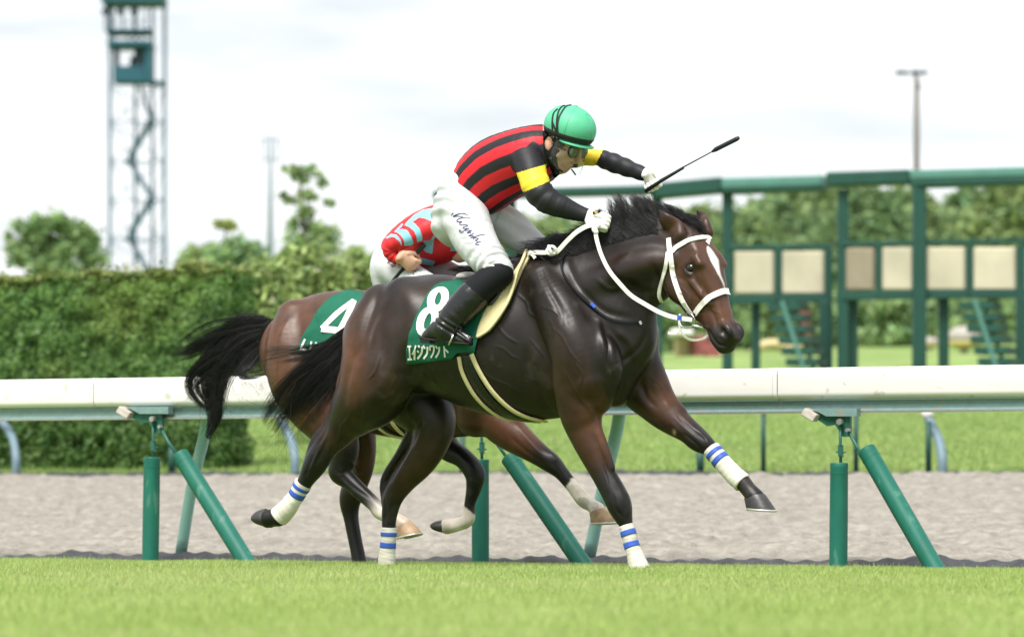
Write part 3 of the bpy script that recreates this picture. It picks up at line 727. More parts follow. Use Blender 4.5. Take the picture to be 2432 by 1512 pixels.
# ------------------------------------------------------------------ running rail in front of the dirt
LR = -2.30
def sweep(prof, u0, u1, nm, m, parent, smooth=True, closed=True):
    n = len(prof); V = [H1.w(u0, l, z) for l, z in prof] + [H1.w(u1, l, z) for l, z in prof]
    Fc = [(i, (i + 1) % n, n + (i + 1) % n, n + i) for i in range(n)] + [tuple(range(n))[::-1], tuple(range(n, 2 * n))]
    return obj(nm, V, Fc, m, parent, smooth)
def rrect(lc, zc, w, h, r, n=6):
    P = []
    for cx, cz, a0 in ((1, 1, 0), (-1, 1, 90), (-1, -1, 180), (1, -1, 270)):
        for i in range(n + 1):
            a = math.radians(a0 + 90 * i / n)
            P.append((lc + cx * (w / 2 - r) + r * math.cos(a), zc + cz * (h / 2 - r) + r * math.sin(a)))
    return P
def railing():
    zt_, zb_ = H1.P(1216, 883, LR).z, H1.P(1216, 955, LR).z
    zbeam0, zbeam1 = H1.P(1216, 958, LR).z, H1.P(1216, 985, LR).z
    root = empty('running_rail', H1.w(0, LR - .07, 0), 'long white plastic running rail on green padded posts along the turf', 'rail')
    seams = [-16] + [H1.u(H1.P(x, 900, LR)) for x in (-1400, 222, 1846, 3470)] + [16]
    prof = rrect(LR - .075, (zt_ + zb_) / 2, .15, zt_ - zb_, .035)
    for a, b in zip(seams[:-1], seams[1:]):
        o = sweep(prof, a + .003, b - .003, 'rail_tube', M['rail_white'], root)
        md = o.modifiers.new('split', 'EDGE_SPLIT'); md.split_angle = math.radians(50)
        sweep(rrect(LR - .075, (zt_ + zb_) / 2, .153, zt_ - zb_ + .003, .036), b - .03, b - .012, 'collar', M['rail_white'], o)
        zc = (zbeam0 + zbeam1) / 2
        lb = LR - .05
        sweep([(lb, zbeam0), (lb + .004, zc - .012), (lb + .012, zbeam1 + .012), (lb + .016, zbeam1), (lb - .06, zbeam1), (lb - .06, zbeam0)], a, b, 'support_beam', M['rail_teal'], root, False)
        sweep([(lb + .022, zbeam1 + .006), (lb + .022, zbeam1 - .004), (lb - .06, zbeam1 - .004), (lb - .06, zbeam1 + .001), (lb + .014, zbeam1 + .001)], a, b, 'beam_lip', M['steel'], root, False)
    L2 = LR + .02
    sheet = M['rail_teal']
    for (dx, vt, vb, it, ib, full) in ((0, (361, 1085), (357, 1335), (427, 1078), (588, 1338), True), (0, (1141, 1090), (1141, 1345), (1209, 1085), (1390, 1348), True), (0, (1993, 1098), (1991, 1348), (2057, 1066), (2222, 1352), True)):
        x0 = vt[0]
        k = 1.0 if x0 < 600 else (1.03 if x0 < 1500 else 1.07)
        P = lambda x, y, l=L2: H1.P(x0 + (x - 361) * k, vt[1] - (1085 - y) * k, l)
        br = [P(*zp(x, y)) for x, y in ((200, 150), (430, 268), (905, 268), (905, 145))]
        w_ = H1.side * .012
        m_ = MB(); m_.add([p + w_ for p in br] + [p - w_ * 3 for p in br], [(0, 1, 2, 3), (7, 6, 5, 4), (0, 4, 5, 1), (1, 5, 6, 2), (2, 6, 7, 3), (3, 7, 4, 0)])
        bk = m_.out('bracket', M['rail_teal'], root)
        pl = [P(*zp(x, y), L2 - .02) for x, y in ((270, 190), (300, 330), (430, 420), (560, 400), (680, 590), (790, 580), (790, 260))]
        n = len(pl); m_ = MB(); m_.add([p + w_ * .5 for p in pl] + [p - w_ * 1.5 for p in pl], [tuple(range(n)), tuple(range(n, 2 * n))[::-1]] + [(i, i + n, (i + 1) % n + n, (i + 1) % n) for i in range(n)])
        m_.out('gusset', M['steel_green'], bk)
        m_ = MB(); a, b = P(*zp(80, 190), L2 + .01), P(*zp(270, 300), L2 + .01)
        d = (b - a) * .5; m_.box((a + b) / 2, d, H1.side * .03, Vector((d.z, 0, -d.x)).normalized() * .022, .004); m_.out('stop_block', M['beige'], bk)
        for (x, y, r) in ((632, 357, .017), (758, 484, .011)):
            c = P(*zp(x, y), L2 + .012)
            MB().tube([c - H1.side * .01, c + H1.side * .018], r, 6).out('bolt', M['steel'], bk)
        MB().tube([P(*zp(632, 400)), P(*zp(640, 990))], .0085, 8).out('rod', M['steel_green'], root, smooth=True)
        cl = MB()
        cl.box(P(*zp(640, 800)), H1.fwd * .012, H1.side * .012, (0, 0, .03), .003)
        for (x, y) in ((585, 825), (700, 830), (670, 890), (640, 712)): cl.ell(P(*zp(x, y), L2 + .01), H1.fwd * .008, H1.side * .008, (0, 0, .005), 8, 5)
        cl.out('clamp', M['steel_green'], root)
        MB().tube([P(*zp(760, 500)), P(*zp(900, 760)), P(*zp(1060, 985))], [.010, .010, .009], 8).out('brace_rod', M['steel_green'], root, smooth=True)
        def pad(t, b, r, lt, lb):
            p, q = H1.P(*t, lt), H1.P(*b, lb); q2 = q + (q - p).normalized() * .05
            ax = (q2 - p).normalized(); L = (q2 - p).length
            o = MB().tube([p, p + ax * .004, p + ax * .03, p + ax * .034] + [p + ax * (L * s) for s in (.3, .5, .8, 1)], [r * .93, r, r, r * .985, r, r * 1.01, r, r * .99], 22, False).out('padded_sleeve', M['pad_green'], root, smooth=True)
            o.modifiers.new('split', 'EDGE_SPLIT').split_angle = math.radians(40)
            MB().tube([p + ax * .003, p + ax * .012], r * .88, 20).out('sleeve_cap', M['rail_teal'], o)
            MB().tube([p + ax * .055, p + ax * .061], r * 1.02, 22).out('seam_band', M['pad_green'], o)
        pad(vt, vb, .0485, L2, L2); pad(it, ib, .0505, L2 + .03, L2 + .1)
    for (pts, r) in (([(492, 975), (486, 1030), (455, 1160), (430, 1312)], .034), ([(1472, 975), (1463, 1030), (1430, 1170), (1400, 1318)], .036), ([(-460, 985), (-470, 1030), (-500, 1160), (-530, 1305)], .034)):
        q = crom([arr(H1.P(x, y, LR - .12 - .25 * i / 3)) for i, (x, y) in enumerate(pts)], 4)
        MB().tube(q, r, 14).out('rear_leg', M['rail_pale'], root, smooth=True)
railing()

# ------------------------------------------------------------------ rail on the far side of the dirt
def far_rail():
    LF = -E_DIRT1 + .1
    root = empty('far_rail', H1.w(0, LF, Z_DIRT1), 'far white running rail on curved grey legs beyond the dirt', 'rail')
    za, zb_ = H1.P(1216, 925, LF - .3).z, H1.P(1216, 955, LF - .3).z
    sweep(rrect(LF - .3, (za + zb_) / 2, .10, za - zb_, .03), -26, 6, 'rail_tube', M['rail_white'], root)
    for x0 in (-580, 28, 692, 2230, 2900):
        pts = [(x0 - 30, 975), (x0 - 22, 1000), (x0 - 2, 1040), (x0 + 8, 1085), (x0 + 9, 1128)] if x0 > 100 else [(x0 - 36, 985), (x0 - 20, 1005), (x0 + 2, 1040), (x0 + 10, 1085), (x0 + 10, 1128)]
        ls = [LF - .3, LF - .28, LF - .12, LF, LF]
        q = crom([arr(H1.P(x, y, l)) for (x, y), l in zip(pts, ls)], 4)
        o = MB().tube(q, .042, 12).out('curved_leg', M['grey_post'], root, smooth=True)
        if x0 == 2230: MB().tube([H1.P(x0 - 31, 972, LF - .3), H1.P(x0 - 24, 992, LF - .29)], .047, 12).out('leg_cap', M['rail_white'], o, smooth=True)
    for (x, yt, yb, r) in ((1813, 975, 1122, .023), (2033, 975, 1122, .023), (2205, 1000, 1122, .026), (1663, 1068, 1124, .036), (1098, 1030, 1124, .03), (408, 1060, 1126, .036)):
        MB().tube([H1.P(x, yt, LF - .05), H1.P(x, yb, LF - .05)], r, 10).out('green_post', M['gate_green'], root, smooth=True)
    sweep(rrect(LF - .05, H1.P(1216, 962, LF - .05).z, .05, .05, .01), -26, 6, 'lower_bar', M['gate_green'], root)
far_rail()

# ------------------------------------------------------------------ thin summer haze over the whole course
def haze():
    m = bpy.data.materials.new('haze'); m.use_nodes = True
    N, L = m.node_tree.nodes, m.node_tree.links; N.clear()
    o = N.new('ShaderNodeOutputMaterial'); v = N.new('ShaderNodeVolumePrincipled')
    v.inputs['Color'].default_value = (.93, .96, 1, 1); v.inputs['Density'].default_value = .0008; v.inputs['Anisotropy'].default_value = .2
    L.new(v.outputs['Volume'], o.inputs['Volume'])
    b = MB().box((0, 340, 30), (340, 0, 0), (0, 420, 0), (0, 0, 33)).out('haze', m)
    tag(b, kind='stuff')
HAZE = False
if HAZE: haze()
# ------------------------------------------------------------------ one continuous skin out of blended muscles (distance field -> surface nets)
def unit(v):
    v = np.asarray(v, float); return v / (np.linalg.norm(v) + 1e-12)

class Body:
    def __init__(s, fr, h):
        s.fr = fr; s.h = h; s.pr = []; s.gid = 0; s.sub = 3; s.tight = False
        s.R = np.stack([arr(fr.fwd), -arr(fr.side), np.array([0, 0, 1.0])])     # world -> local rows
        s.O = arr(fr.O)
    def loc(s, p): return s.R @ (arr(p) - s.O)
    def seg(s, p0, p1, a0, a1, b0, b1, A, k=.03, op=1, col=None, ends=(True, True)):
        L = float(np.linalg.norm(np.asarray(p1) - np.asarray(p0)))
        m0, m1 = min(a0, b0), min(a1, b1); cap = (m0 if ends[0] else min(m0, 1.2 * L), m1 if ends[1] else min(m1, 1.2 * L))
        s.pr.append(dict(p0=p0, p1=p1, a=(a0, a1), b=(b0, b1), A=A, k=k, op=op, col=col, g=s.gid, cap=cap))
    def chain(s, nodes, k=.03, op=1, sub=None, cols=None):
        """nodes: (world point, a, b, world direction of the a axis)"""
        sub = sub or s.sub
        rows = np.array([np.concatenate([s.loc(n[0]), [n[1], n[2]], s.R @ arr(n[3])]) for n in nodes])
        Q = crom(rows, sub) if len(rows) > 2 else rows
        s.gid += 1
        for i in range(len(Q) - 1):
            a, b = Q[i], Q[i + 1]
            c = None
            if cols is not None:
                t = (i + .5) / (len(Q) - 1) * (len(cols) - 1); j = min(int(t), len(cols) - 2)
                c = np.array(cols[j]) * (1 - (t - j)) + np.array(cols[j + 1]) * (t - j)
            s.seg(a[:3], b[:3], max(a[3], .002), max(b[3], .002), max(a[4], .002), max(b[4], .002), unit(a[5:8] + b[5:8]), k, op, c, (i == 0 or not s.tight, i == len(Q) - 2 or not s.tight))
    def loft(s, secs, k=.03, op=1, sub=None, cols=None, fr=None):
        """secs: (top px, bottom px, l, half thickness)"""
        fr = fr or s.fr; nd = []
        for t, b, l, w in secs:
            T, B = arr(fr.P(*t, l)), arr(fr.P(*b, l))
            nd.append(((T + B) / 2, np.linalg.norm(T - B) / 2, w, unit(T - B)))
        s.chain(nd, k, op, sub, cols)
    def limb(s, nodes, k=.02, op=1, sub=None, cols=None, fr=None, grow=0.0, get=False):
        """nodes: (x, y, half width in px, l[, lateral ratio]) -> round or oval limb whose outline in the photo has that width"""
        fr = fr or s.fr
        P = np.array([arr(fr.P(n[0], n[1], n[3])) for n in nodes]); out = []
        sd = arr(fr.side)
        for i, n in enumerate(nodes):
            T = unit(P[min(i + 1, len(P) - 1)] - P[max(i - 1, 0)])
            A = unit(np.cross(T, sd)); B = unit(np.cross(T, A))
            im = np.array([-T[2], 0, T[0]]); im = unit(im) if np.linalg.norm(im) > 1e-6 else np.array([1., 0, 0])
            r = n[4] if len(n) > 4 else 1.0
            w = n[2] * P[i][1] / F
            a = w / max(.35, math.sqrt((A @ im) ** 2 + (r * (B @ im)) ** 2))
            out.append((P[i], a + grow, a * r + grow, A))
        if get: return out
        s.chain(out, k, op, sub, cols)
    def blob(s, x, y, l, a, b, c, ang=0, k=.03, op=1, col=None, fr=None):
        """ellipsoid bulge: a along the direction ang (degrees in the plane), b across, c lateral (metres)"""
        fr = fr or s.fr
        p = arr(fr.P(x, y, l)); th = math.radians(ang)
        d = arr(fr.fwd) * math.cos(th) + np.array([0, 0, math.sin(th)])
        e = arr(fr.fwd) * -math.sin(th) + np.array([0, 0, math.cos(th)])
        m = max(0.001, a - min(b, c))
        s.chain([(p - d * m, b, c, e), (p, b * 1.0, c * 1.0, e), (p + d * m, b, c, e)], k, op, 1, [col, col] if col is not None else None)
    @staticmethod
    def dist(p, X, Y, Z):
        T = p['p1'] - p['p0']; L2 = float(T @ T) + 1e-12; Th = T / math.sqrt(L2)
        A = p['A'] - Th * (p['A'] @ Th)
        if np.linalg.norm(A) < 1e-4: A = np.cross(Th, [0.3, 0.8, 0.5])
        A = unit(A); B = np.cross(Th, A)
        X = X - p['p0'][0]; Y = Y - p['p0'][1]; Z = Z - p['p0'][2]
        t0 = X * Th[0] + Y * Th[1] + Z * Th[2]
        L = math.sqrt(L2)
        t = np.clip(t0 / L, 0, 1)
        qt = t0 - t * L
        qa = X * A[0] + Y * A[1] + Z * A[2]; qb = X * B[0] + Y * B[1] + Z * B[2]
        a = p['a'][0] + (p['a'][1] - p['a'][0]) * t; b = p['b'][0] + (p['b'][1] - p['b'][0]) * t
        m = np.where(t0 < 0, p['cap'][0], p['cap'][1])
        qa2, qb2, qt2 = qa / a, qb / b, qt / m
        r = np.sqrt(qa2 * qa2 + qb2 * qb2 + qt2 * qt2)
        g = np.sqrt((qa2 / a) ** 2 + (qb2 / b) ** 2 + (qt2 / m) ** 2) + 1e-9
        return r * (r - 1) / g
    def mesh(s, smooth=3, clip=None):
        lo = np.full(3, 1e9); hi = np.full(3, -1e9)
        for p in s.pr:
            if p['op'] > 0:
                R = max(*p['a'], *p['b'])
                lo = np.minimum(lo, np.minimum(p['p0'], p['p1']) - R); hi = np.maximum(hi, np.maximum(p['p0'], p['p1']) + R)
        h = s.h; lo = lo - 4 * h; n = np.ceil((hi - lo) / h).astype(int) + 5
        ax = [(lo[i] + np.arange(n[i]) * h).astype(np.float32) for i in range(3)]
        D = np.ones(n, dtype=np.float32)
        groups = {}
        for p in s.pr: groups.setdefault(p['g'], []).append(p)
        for ps in groups.values():
            k = ps[0]['k']; bx = []
            for p in ps:
                R = max(*p['a'], *p['b']) + k + 3 * h
                bx.append((np.clip(np.floor((np.minimum(p['p0'], p['p1']) - R - lo) / h).astype(int), 0, n), np.clip(np.ceil((np.maximum(p['p0'], p['p1']) + R - lo) / h).astype(int) + 1, 0, n)))
            g0 = np.min([q[0] for q in bx], axis=0); g1 = np.max([q[1] for q in bx], axis=0)
            if (g1 <= g0).any(): continue
            E_ = np.ones(g1 - g0, dtype=np.float32)
            for p, (i0, i1) in zip(ps, bx):
                if (i1 <= i0).any(): continue
                sl = tuple(slice(a, b) for a, b in zip(i0, i1)); sg = tuple(slice(a, b) for a, b in zip(i0 - g0, i1 - g0))
                d = s.dist(p, ax[0][sl[0]][:, None, None], ax[1][sl[1]][None, :, None], ax[2][sl[2]][None, None, :]).astype(np.float32)
                E_[sg] = np.minimum(E_[sg], d)
            sl = tuple(slice(a, b) for a, b in zip(g0, g1)); cur = D[sl]
            if ps[0]['op'] > 0:
                hh = np.maximum(k - np.abs(cur - E_), 0) / k
                D[sl] = np.minimum(cur, E_) - hh * hh * k * .25
            else:
                hh = np.maximum(k - np.abs(cur + E_), 0) / k
                D[sl] = np.maximum(cur, -E_) + hh * hh * k * .25
        if clip is not None:
            X = ax[0][:, None, None]; Y = ax[1][None, :, None]; Z = ax[2][None, None, :]
            for (pt, nr) in clip:
                q = s.loc(pt); m = s.R @ arr(nr)
                D = np.maximum(D, ((X - q[0]) * m[0] + (Y - q[1]) * m[1] + (Z - q[2]) * m[2]).astype(np.float32))
        # surface nets
        S = D < 0
        cnt = np.zeros(tuple(n - 1), dtype=np.int8)
        C8 = [(i, j, k) for i in (0, 1) for j in (0, 1) for k in (0, 1)]
        sh = lambda a, c: a[c[0]:a.shape[0] - 1 + c[0], c[1]:a.shape[1] - 1 + c[1], c[2]:a.shape[2] - 1 + c[2]]
        for c in C8: cnt += sh(S, c)
        flat = np.flatnonzero((cnt > 0) & (cnt < 8))
        I = np.stack(np.unravel_index(flat, cnt.shape), -1)
        acc = np.zeros((len(I), 3)); num = np.zeros(len(I))
        vals = {c: D[I[:, 0] + c[0], I[:, 1] + c[1], I[:, 2] + c[2]] for c in C8}
        for c in C8:
            for a in range(3):
                if c[a] == 0:
                    d_ = list(c); d_[a] = 1; d_ = tuple(d_)
                    v0, v1 = vals[c], vals[d_]; m = (v0 < 0) != (v1 < 0)
                    t = np.where(m, v0 / np.where(m, v0 - v1, 1), 0)
                    p_ = np.array(c, float)[None, :] + np.zeros((len(I), 3)); p_[:, a] += t
                    acc[m] += p_[m]; num[m] += 1
        V = (I + acc / num[:, None]) * h + lo
        ids = lambda q: np.searchsorted(flat, np.ravel_multi_index((q[:, 0], q[:, 1], q[:, 2]), cnt.shape))
        Q = []
        for a in range(3):
            b, c = (a + 1) % 3, (a + 2) % 3
            s0 = [slice(1, -1)] * 3; s1 = [slice(1, -1)] * 3
            s0[a] = slice(0, -1); s1[a] = slice(1, None)
            A0, A1 = S[tuple(s0)], S[tuple(s1)]
            df = np.argwhere(A0 != A1)
            off = np.ones(3, int); off[a] = 0
            df = df + off
            inside = S[df[:, 0], df[:, 1], df[:, 2]]
            eb = np.zeros(3, int); eb[b] = 1; ec = np.zeros(3, int); ec[c] = 1
            q = np.stack([ids(df - eb - ec), ids(df - ec), ids(df), ids(df - eb)], -1)
            q[~inside] = q[~inside][:, ::-1]
            Q.append(q)
        Q = np.vstack(Q)
        E = np.vstack([Q[:, [0, 1]], Q[:, [1, 2]], Q[:, [2, 3]], Q[:, [3, 0]]])
        deg = np.bincount(E.ravel(), minlength=len(V))[:, None]
        for it in range(smooth):
            for lam in (.55, -.57):
                av = np.zeros_like(V)
                for a in range(3):
                    av[:, a] = np.bincount(E[:, 0], V[E[:, 1], a], len(V)) + np.bincount(E[:, 1], V[E[:, 0], a], len(V))
                V = V + lam * (av / deg - V)
        s.Vl = V
        W = V @ s.R + s.O
        return W, Q
    def colors(s, base, sig=.012):
        V = s.Vl; acc = np.tile(np.array(base, float) * 1e-3, (len(V), 1)); wt = np.full(len(V), 1e-3)
        for p in s.pr:
            if p['op'] < 0 or p['col'] is None: continue
            R = max(*p['a'], *p['b']) + .06
            m = np.all((V > np.minimum(p['p0'], p['p1']) - R) & (V < np.maximum(p['p0'], p['p1']) + R), axis=1)
            if not m.any(): continue
            d = s.dist(p, V[m, 0], V[m, 1], V[m, 2])
            w = np.exp(-np.maximum(d, -.02) / sig)
            acc[m] += w[:, None] * np.array(p['col']); wt[m] += w
        return acc / wt[:, None]

def fnoise(W, f, seed):
    r = np.random.default_rng(seed); o = np.zeros(len(W))
    for i in range(7):
        k = r.normal(0, 1, 3); k = k / np.linalg.norm(k) * f * r.uniform(.6, 1.6)
        o += np.sin(W @ k + r.uniform(0, 6.28))
    return o / 7

def normals(W, Q):
    n = np.cross(W[Q[:, 2]] - W[Q[:, 0]], W[Q[:, 3]] - W[Q[:, 1]]); N = np.zeros_like(W)
    for k in range(4):
        for a in range(3): N[:, a] += np.bincount(Q[:, k], n[:, a], len(W))
    return N / (np.linalg.norm(N, axis=1)[:, None] + 1e-12)

def sculpt(W, Q, strokes, mask=None):
    """raise (+) or press (-) the surface along strokes: (picture points, radius px, height m), on the side facing the track's outer edge"""
    N = normals(W, Q); px, py = to_px(W); face = np.clip(-N[:, 1] * 1.6 + .1, 0, 1)
    if mask is not None: face = face * mask
    X = np.stack([px, py], -1); tot = np.zeros(len(W))
    for pts, r, hgt in strokes:
        q = crom(np.array(pts, float), 4) if len(pts) > 2 else np.array(pts, float)
        m = (px > q[:, 0].min() - 3 * r) & (px < q[:, 0].max() + 3 * r) & (py > q[:, 1].min() - 3 * r) & (py < q[:, 1].max() + 3 * r) & (face > 0)
        if not m.any(): continue
        x = X[m]; d = np.full(len(x), 1e9); s_ = np.zeros(len(x))
        for i in range(len(q) - 1):
            a, b_ = q[i], q[i + 1]; t = np.clip(((x - a) @ (b_ - a)) / ((b_ - a) @ (b_ - a) + 1e-9), 0, 1)
            dd = np.linalg.norm(x - a - t[:, None] * (b_ - a), axis=1)
            k = dd < d; d[k] = dd[k]; s_[k] = (i + t[k]) / (len(q) - 1)
        fade = np.clip(np.minimum(s_, 1 - s_) * 5, 0, 1) ** .7 if len(pts) > 1 else 1
        tot[m] += hgt * np.exp(-(d / r) ** 2) * (.25 + .75 * fade)
    return W + N * (tot * face)[:, None]

class MidFrame(Frame):
    """pixel points name the middle plane; l then goes straight sideways, so left and right mirror"""
    def P(s, x, y, l=0.0): return Frame.P(s, x, y, 0.0) + s.side * l

def bvh_of(W, Q): return BVHTree.FromPolygons(W.tolist(), Q.tolist())

def to_px(W):
    return CX + W[:, 0] / W[:, 1] * F, HY - (W[:, 2] - ZC) / W[:, 1] * F

CAM = Vector((0, 0, ZC))
def onto(bvh, x, y, off, fr, l=0.0):
    d = (at(x, y, DIST) - CAM).normalized()
    loc, n, i, dist = bvh.ray_cast(CAM, d)
    if loc is None:
        loc, n, i, dist = bvh.find_nearest(fr.P(x, y, l))
    if n.dot(d) > 0: n = -n
    return loc + n * off, n

def strap(pts, w, bvh, fr, off=.004, th=.004, l=0.0, sub=6, ends=True, taper=None):
    """flat strap laid on a body along a line of picture points; w in px; returns MB"""
    q = crom(np.array([p[:2] for p in pts], float), sub)
    P = []; Nn = []
    for x, y in q:
        p, n = onto(bvh, x, y, off, fr, l); P.append(p); Nn.append(n)
    for _ in range(2):                                              # let it bridge small hollows
        P = [P[0]] + [(P[i - 1] + P[i] * 2 + P[i + 1]) / 4 for i in range(1, len(P) - 1)] + [P[-1]]
        Nn = [Nn[0]] + [(Nn[i - 1] + Nn[i] * 2 + Nn[i + 1]).normalized() for i in range(1, len(Nn) - 1)] + [Nn[-1]]
    return ribbon(P, Nn, w * DIST / F / 2, th, taper)

def ribbon(P, Nn, hw, th, taper=None):
    m = MB(); V = []; Fc = []
    for i, p in enumerate(P):
        t = (P[min(i + 1, len(P) - 1)] - P[max(i - 1, 0)]).normalized()
        s_ = Nn[i].cross(t).normalized(); n = t.cross(s_)
        h = hw * (taper[0] + (taper[1] - taper[0]) * i / (len(P) - 1) if taper else 1)
        V += [p - s_ * h - n * th * .5, p - s_ * h * .94 + n * th * .5, p + s_ * h * .94 + n * th * .5, p + s_ * h - n * th * .5]
        if i:
            a, b = 4 * (i - 1), 4 * i
            for k in range(4): Fc.append((a + k, a + (k + 1) % 4, b + (k + 1) % 4, b + k))
    Fc.append((3, 2, 1, 0)); e = len(V) - 4; Fc.append((e, e + 1, e + 2, e + 3))
    return m.add(V, Fc)

def cloth(poly, bvh, fr, off, step=7, l=0.25, thick=.004, wave=0.0, seed=0, jitter=None):
    """a sheet lying on a body, outlined by picture points; returns V, F with real thickness"""
    poly = [tuple(p) for p in poly]
    B = []
    for i in range(len(poly)):
        a, b = np.array(poly[i]), np.array(poly[(i + 1) % len(poly)])
        n = max(1, int(np.linalg.norm(b - a) / step))
        for k in range(n): B.append(a + (b - a) * k / n)
    B = np.array(B); nb = len(B)
    def inside(p):
        x, y = p; c = False
        for i in range(nb):
            x1, y1 = B[i]; x2, y2 = B[(i + 1) % nb]
            if (y1 > y) != (y2 > y) and x < (x2 - x1) * (y - y1) / (y2 - y1) + x1: c = not c
        return c
    I = []
    for x in np.arange(B[:, 0].min(), B[:, 0].max(), step):
        for y in np.arange(B[:, 1].min(), B[:, 1].max(), step):
            p = (x + .3 * step * ((int(y / step)) % 2), y)
            if inside(p) and np.min(np.linalg.norm(B - np.array(p), axis=1)) > step * .55: I.append(p)
    pts = [Vector(p) for p in B] + [Vector(p) for p in I]
    v, e, f, *_ = delaunay_2d_cdt(pts, [(i, (i + 1) % nb) for i in range(nb)], [], 1, 1e-6)
    top = []; bot = []
    for p in v:
        o = off + (wave * (math.sin(p.x * .11 + seed) + math.sin(p.y * .17 + p.x * .05)) if wave else 0)
        q, n = onto(bvh, p.x, p.y, o, fr, l); top.append(q); bot.append(q - n * thick)
    n = len(v); Fc = []
    for t in f:
        a, b, c = [top[i] for i in t]
        if (b - a).cross(c - a).dot(CAM - a) < 0: t = t[::-1]
        Fc.append(tuple(t)); Fc.append(tuple(i + n for i in t[::-1]))
    cnt = {}
    for t in Fc[::2]:
        for i in range(3):
            k = (t[i], t[(i + 1) % 3]); cnt[k] = cnt.get(k, 0) + 1
    for (a, b) in list(cnt):
        if (b, a) not in cnt: Fc.append((b, a, a + n, b + n))
    return top + bot, Fc

def mark(strokes, bvh, fr, off=.0025, l=.25):
    """flat print: strokes of (points, width px[, end width factor]) laid on a cloth"""
    m = MB()
    for st in strokes:
        pts, w = st[0], st[1]
        q = crom(np.array(pts, float), 5) if len(pts) > 2 and not (len(st) > 3 and st[3]) else np.array(pts, float)
        if len(q) == 2 or (len(st) > 3 and st[3]):
            qq = []
            for i in range(len(q) - 1):
                for t in np.linspace(0, 1, 6)[:-1]: qq.append(q[i] * (1 - t) + q[i + 1] * t)
            q = np.array(qq + [q[-1]])
        P = []; Nn = []
        for x, y in q:
            p, n = onto(bvh, x, y, off, fr, l); P.append(p); Nn.append(n)
        r = ribbon(P, Nn, w * DIST / F / 2, .001, st[2] if len(st) > 2 else None)
        m.add(r.v, r.f)
    return m

def hair(roots, flow, length, n_seg, r0, seed, curl=.0, spread=.1, droop=0.0, r1=.15):
    """tapered three-sided strands; roots (N,3), flow (N,3) unit, length (N,)"""
    r = np.random.default_rng(seed); n = len(roots)
    p = roots.copy(); d = flow.copy(); P = [p.copy()]
    cd_ = r.normal(0, 1, (n, 3)) * spread
    for k in range(n_seg):
        d = d + cd_ / n_seg + np.array([0, 0, -droop / n_seg]) + r.normal(0, curl / n_seg ** .5, (n, 3))
        d /= np.linalg.norm(d, axis=1)[:, None]
        p = p + d * (length / n_seg)[:, None]; P.append(p.copy())
    return strands(np.stack(P, 1), r0, r1)

def strands(P, r0, r1=.15):
    """P (N, K, 3) -> tubes of three sides"""
    n, K, _ = P.shape
    T = np.gradient(P, axis=1); T /= np.linalg.norm(T, axis=2)[..., None] + 1e-9
    A = np.cross(T, np.array([.3, .9, .2])); A /= np.linalg.norm(A, axis=2)[..., None] + 1e-9
    B = np.cross(T, A)
    rad = (np.linspace(1, r1, K)[None, :, None]) * (np.asarray(r0).reshape(-1, 1, 1))
    V = np.stack([P + rad * (A * math.cos(a) + B * math.sin(a)) for a in (0, 2.094, 4.189)], 2)   # n,K,3,3
    V = V.reshape(-1, 3)
    base = (np.arange(n) * K * 3)[:, None, None] + (np.arange(K - 1) * 3)[None, :, None]
    k = np.arange(3)[None, None, :]; k2 = (k + 1) % 3
    Q = np.stack([base + k, base + k2, base + 3 + k2, base + 3 + k], -1).reshape(-1, 4)
    return V, Q

def hoof_mesh(fr, hT, tT, tB, hB, l, wt, wb, dome=False):
    """hoof: loft from coronet (heel-top .. toe-top) down to the sole (heel-bottom .. toe-bottom)"""
    n = 18; m = MB(); V = []; rings = 7
    for i in range(rings):
        t = i / (rings - 1)
        a = np.array(hT) * (1 - t) + np.array(hB) * t; b = np.array(tT) * (1 - t) + np.array(tB) * t
        A, B = fr.P(a[0], a[1], l), fr.P(b[0], b[1], l); c = (A + B) / 2; d = (B - A) / 2
        w = wt * (1 - t) + wb * t
        bulge = .95 if i == 0 else (1.0 if i < rings - 1 else .97)
        if dome and i >= rings - 3: bulge *= (.97, .90, .70)[i - rings + 3]
        for k in range(n):
            th = 2 * math.pi * k / n; cx = math.cos(th)
            V.append(c + d * cx * bulge + fr.side * (w * math.sin(th) * bulge * (1 - .18 * max(0, -cx))))
    Fc = [(i * n + k, i * n + (k + 1) % n, (i + 1) * n + (k + 1) % n, (i + 1) * n + k) for i in range(rings - 1) for k in range(n)]
    Fc += [tuple(range(n))[::-1], tuple(range((rings - 1) * n, rings * n))]
    return m.add(V, Fc)

def shoe(fr, tB, hB, l, wb):
    m = MB(); A, B = fr.P(*hB, l), fr.P(*tB, l); c = (A + B) / 2; d = (B - A) / 2
    up = Vector(d).cross(fr.side).normalized()
    pts = [c + d * math.cos(t) * .97 + fr.side * wb * .93 * math.sin(t) for t in np.linspace(-2.5, 2.5, 15)]
    return m.tube(pts, .006, 6)

# ------------------------------------------------------------------ horse materials
M['coat'] = mat('horse_coat', (0, 0, 0), .40, .36, attr=True, var=.35, vscale=5, bump=.22, bscale=260, bdist=.003, rvar=.15, bump2=.22, b2scale=24, spot=((.05, .042, .038), 7, .60, .35))
M['hair'] = mat('horse_hair', (.0075, .007, .008), .5, .45, var=.3, vscale=30)
M['hoof_dark'] = mat('dark_hoof', (.035, .034, .036), .4, .5, var=.35, vscale=25, bump=.2, bscale=60, bdist=.004)
M['hoof_tan'] = mat('tan_hoof', (.42, .29, .17), .5, .4, c2=(.25, .16, .09), vscale=14, var=.2)
M['shoe'] = mat('aluminium_shoe', (.55, .54, .50), .4, .5, metal=.6)
M['bandage'] = mat('white_bandage', (.72, .70, .63), .9, .15, c2=(.55, .52, .44), vscale=9, var=.12, bump=.4, bscale=90, bdist=.004)
M['tape_blue'] = mat('blue_tape', (.035, .10, .46), .5, .4, var=.1, vscale=20)
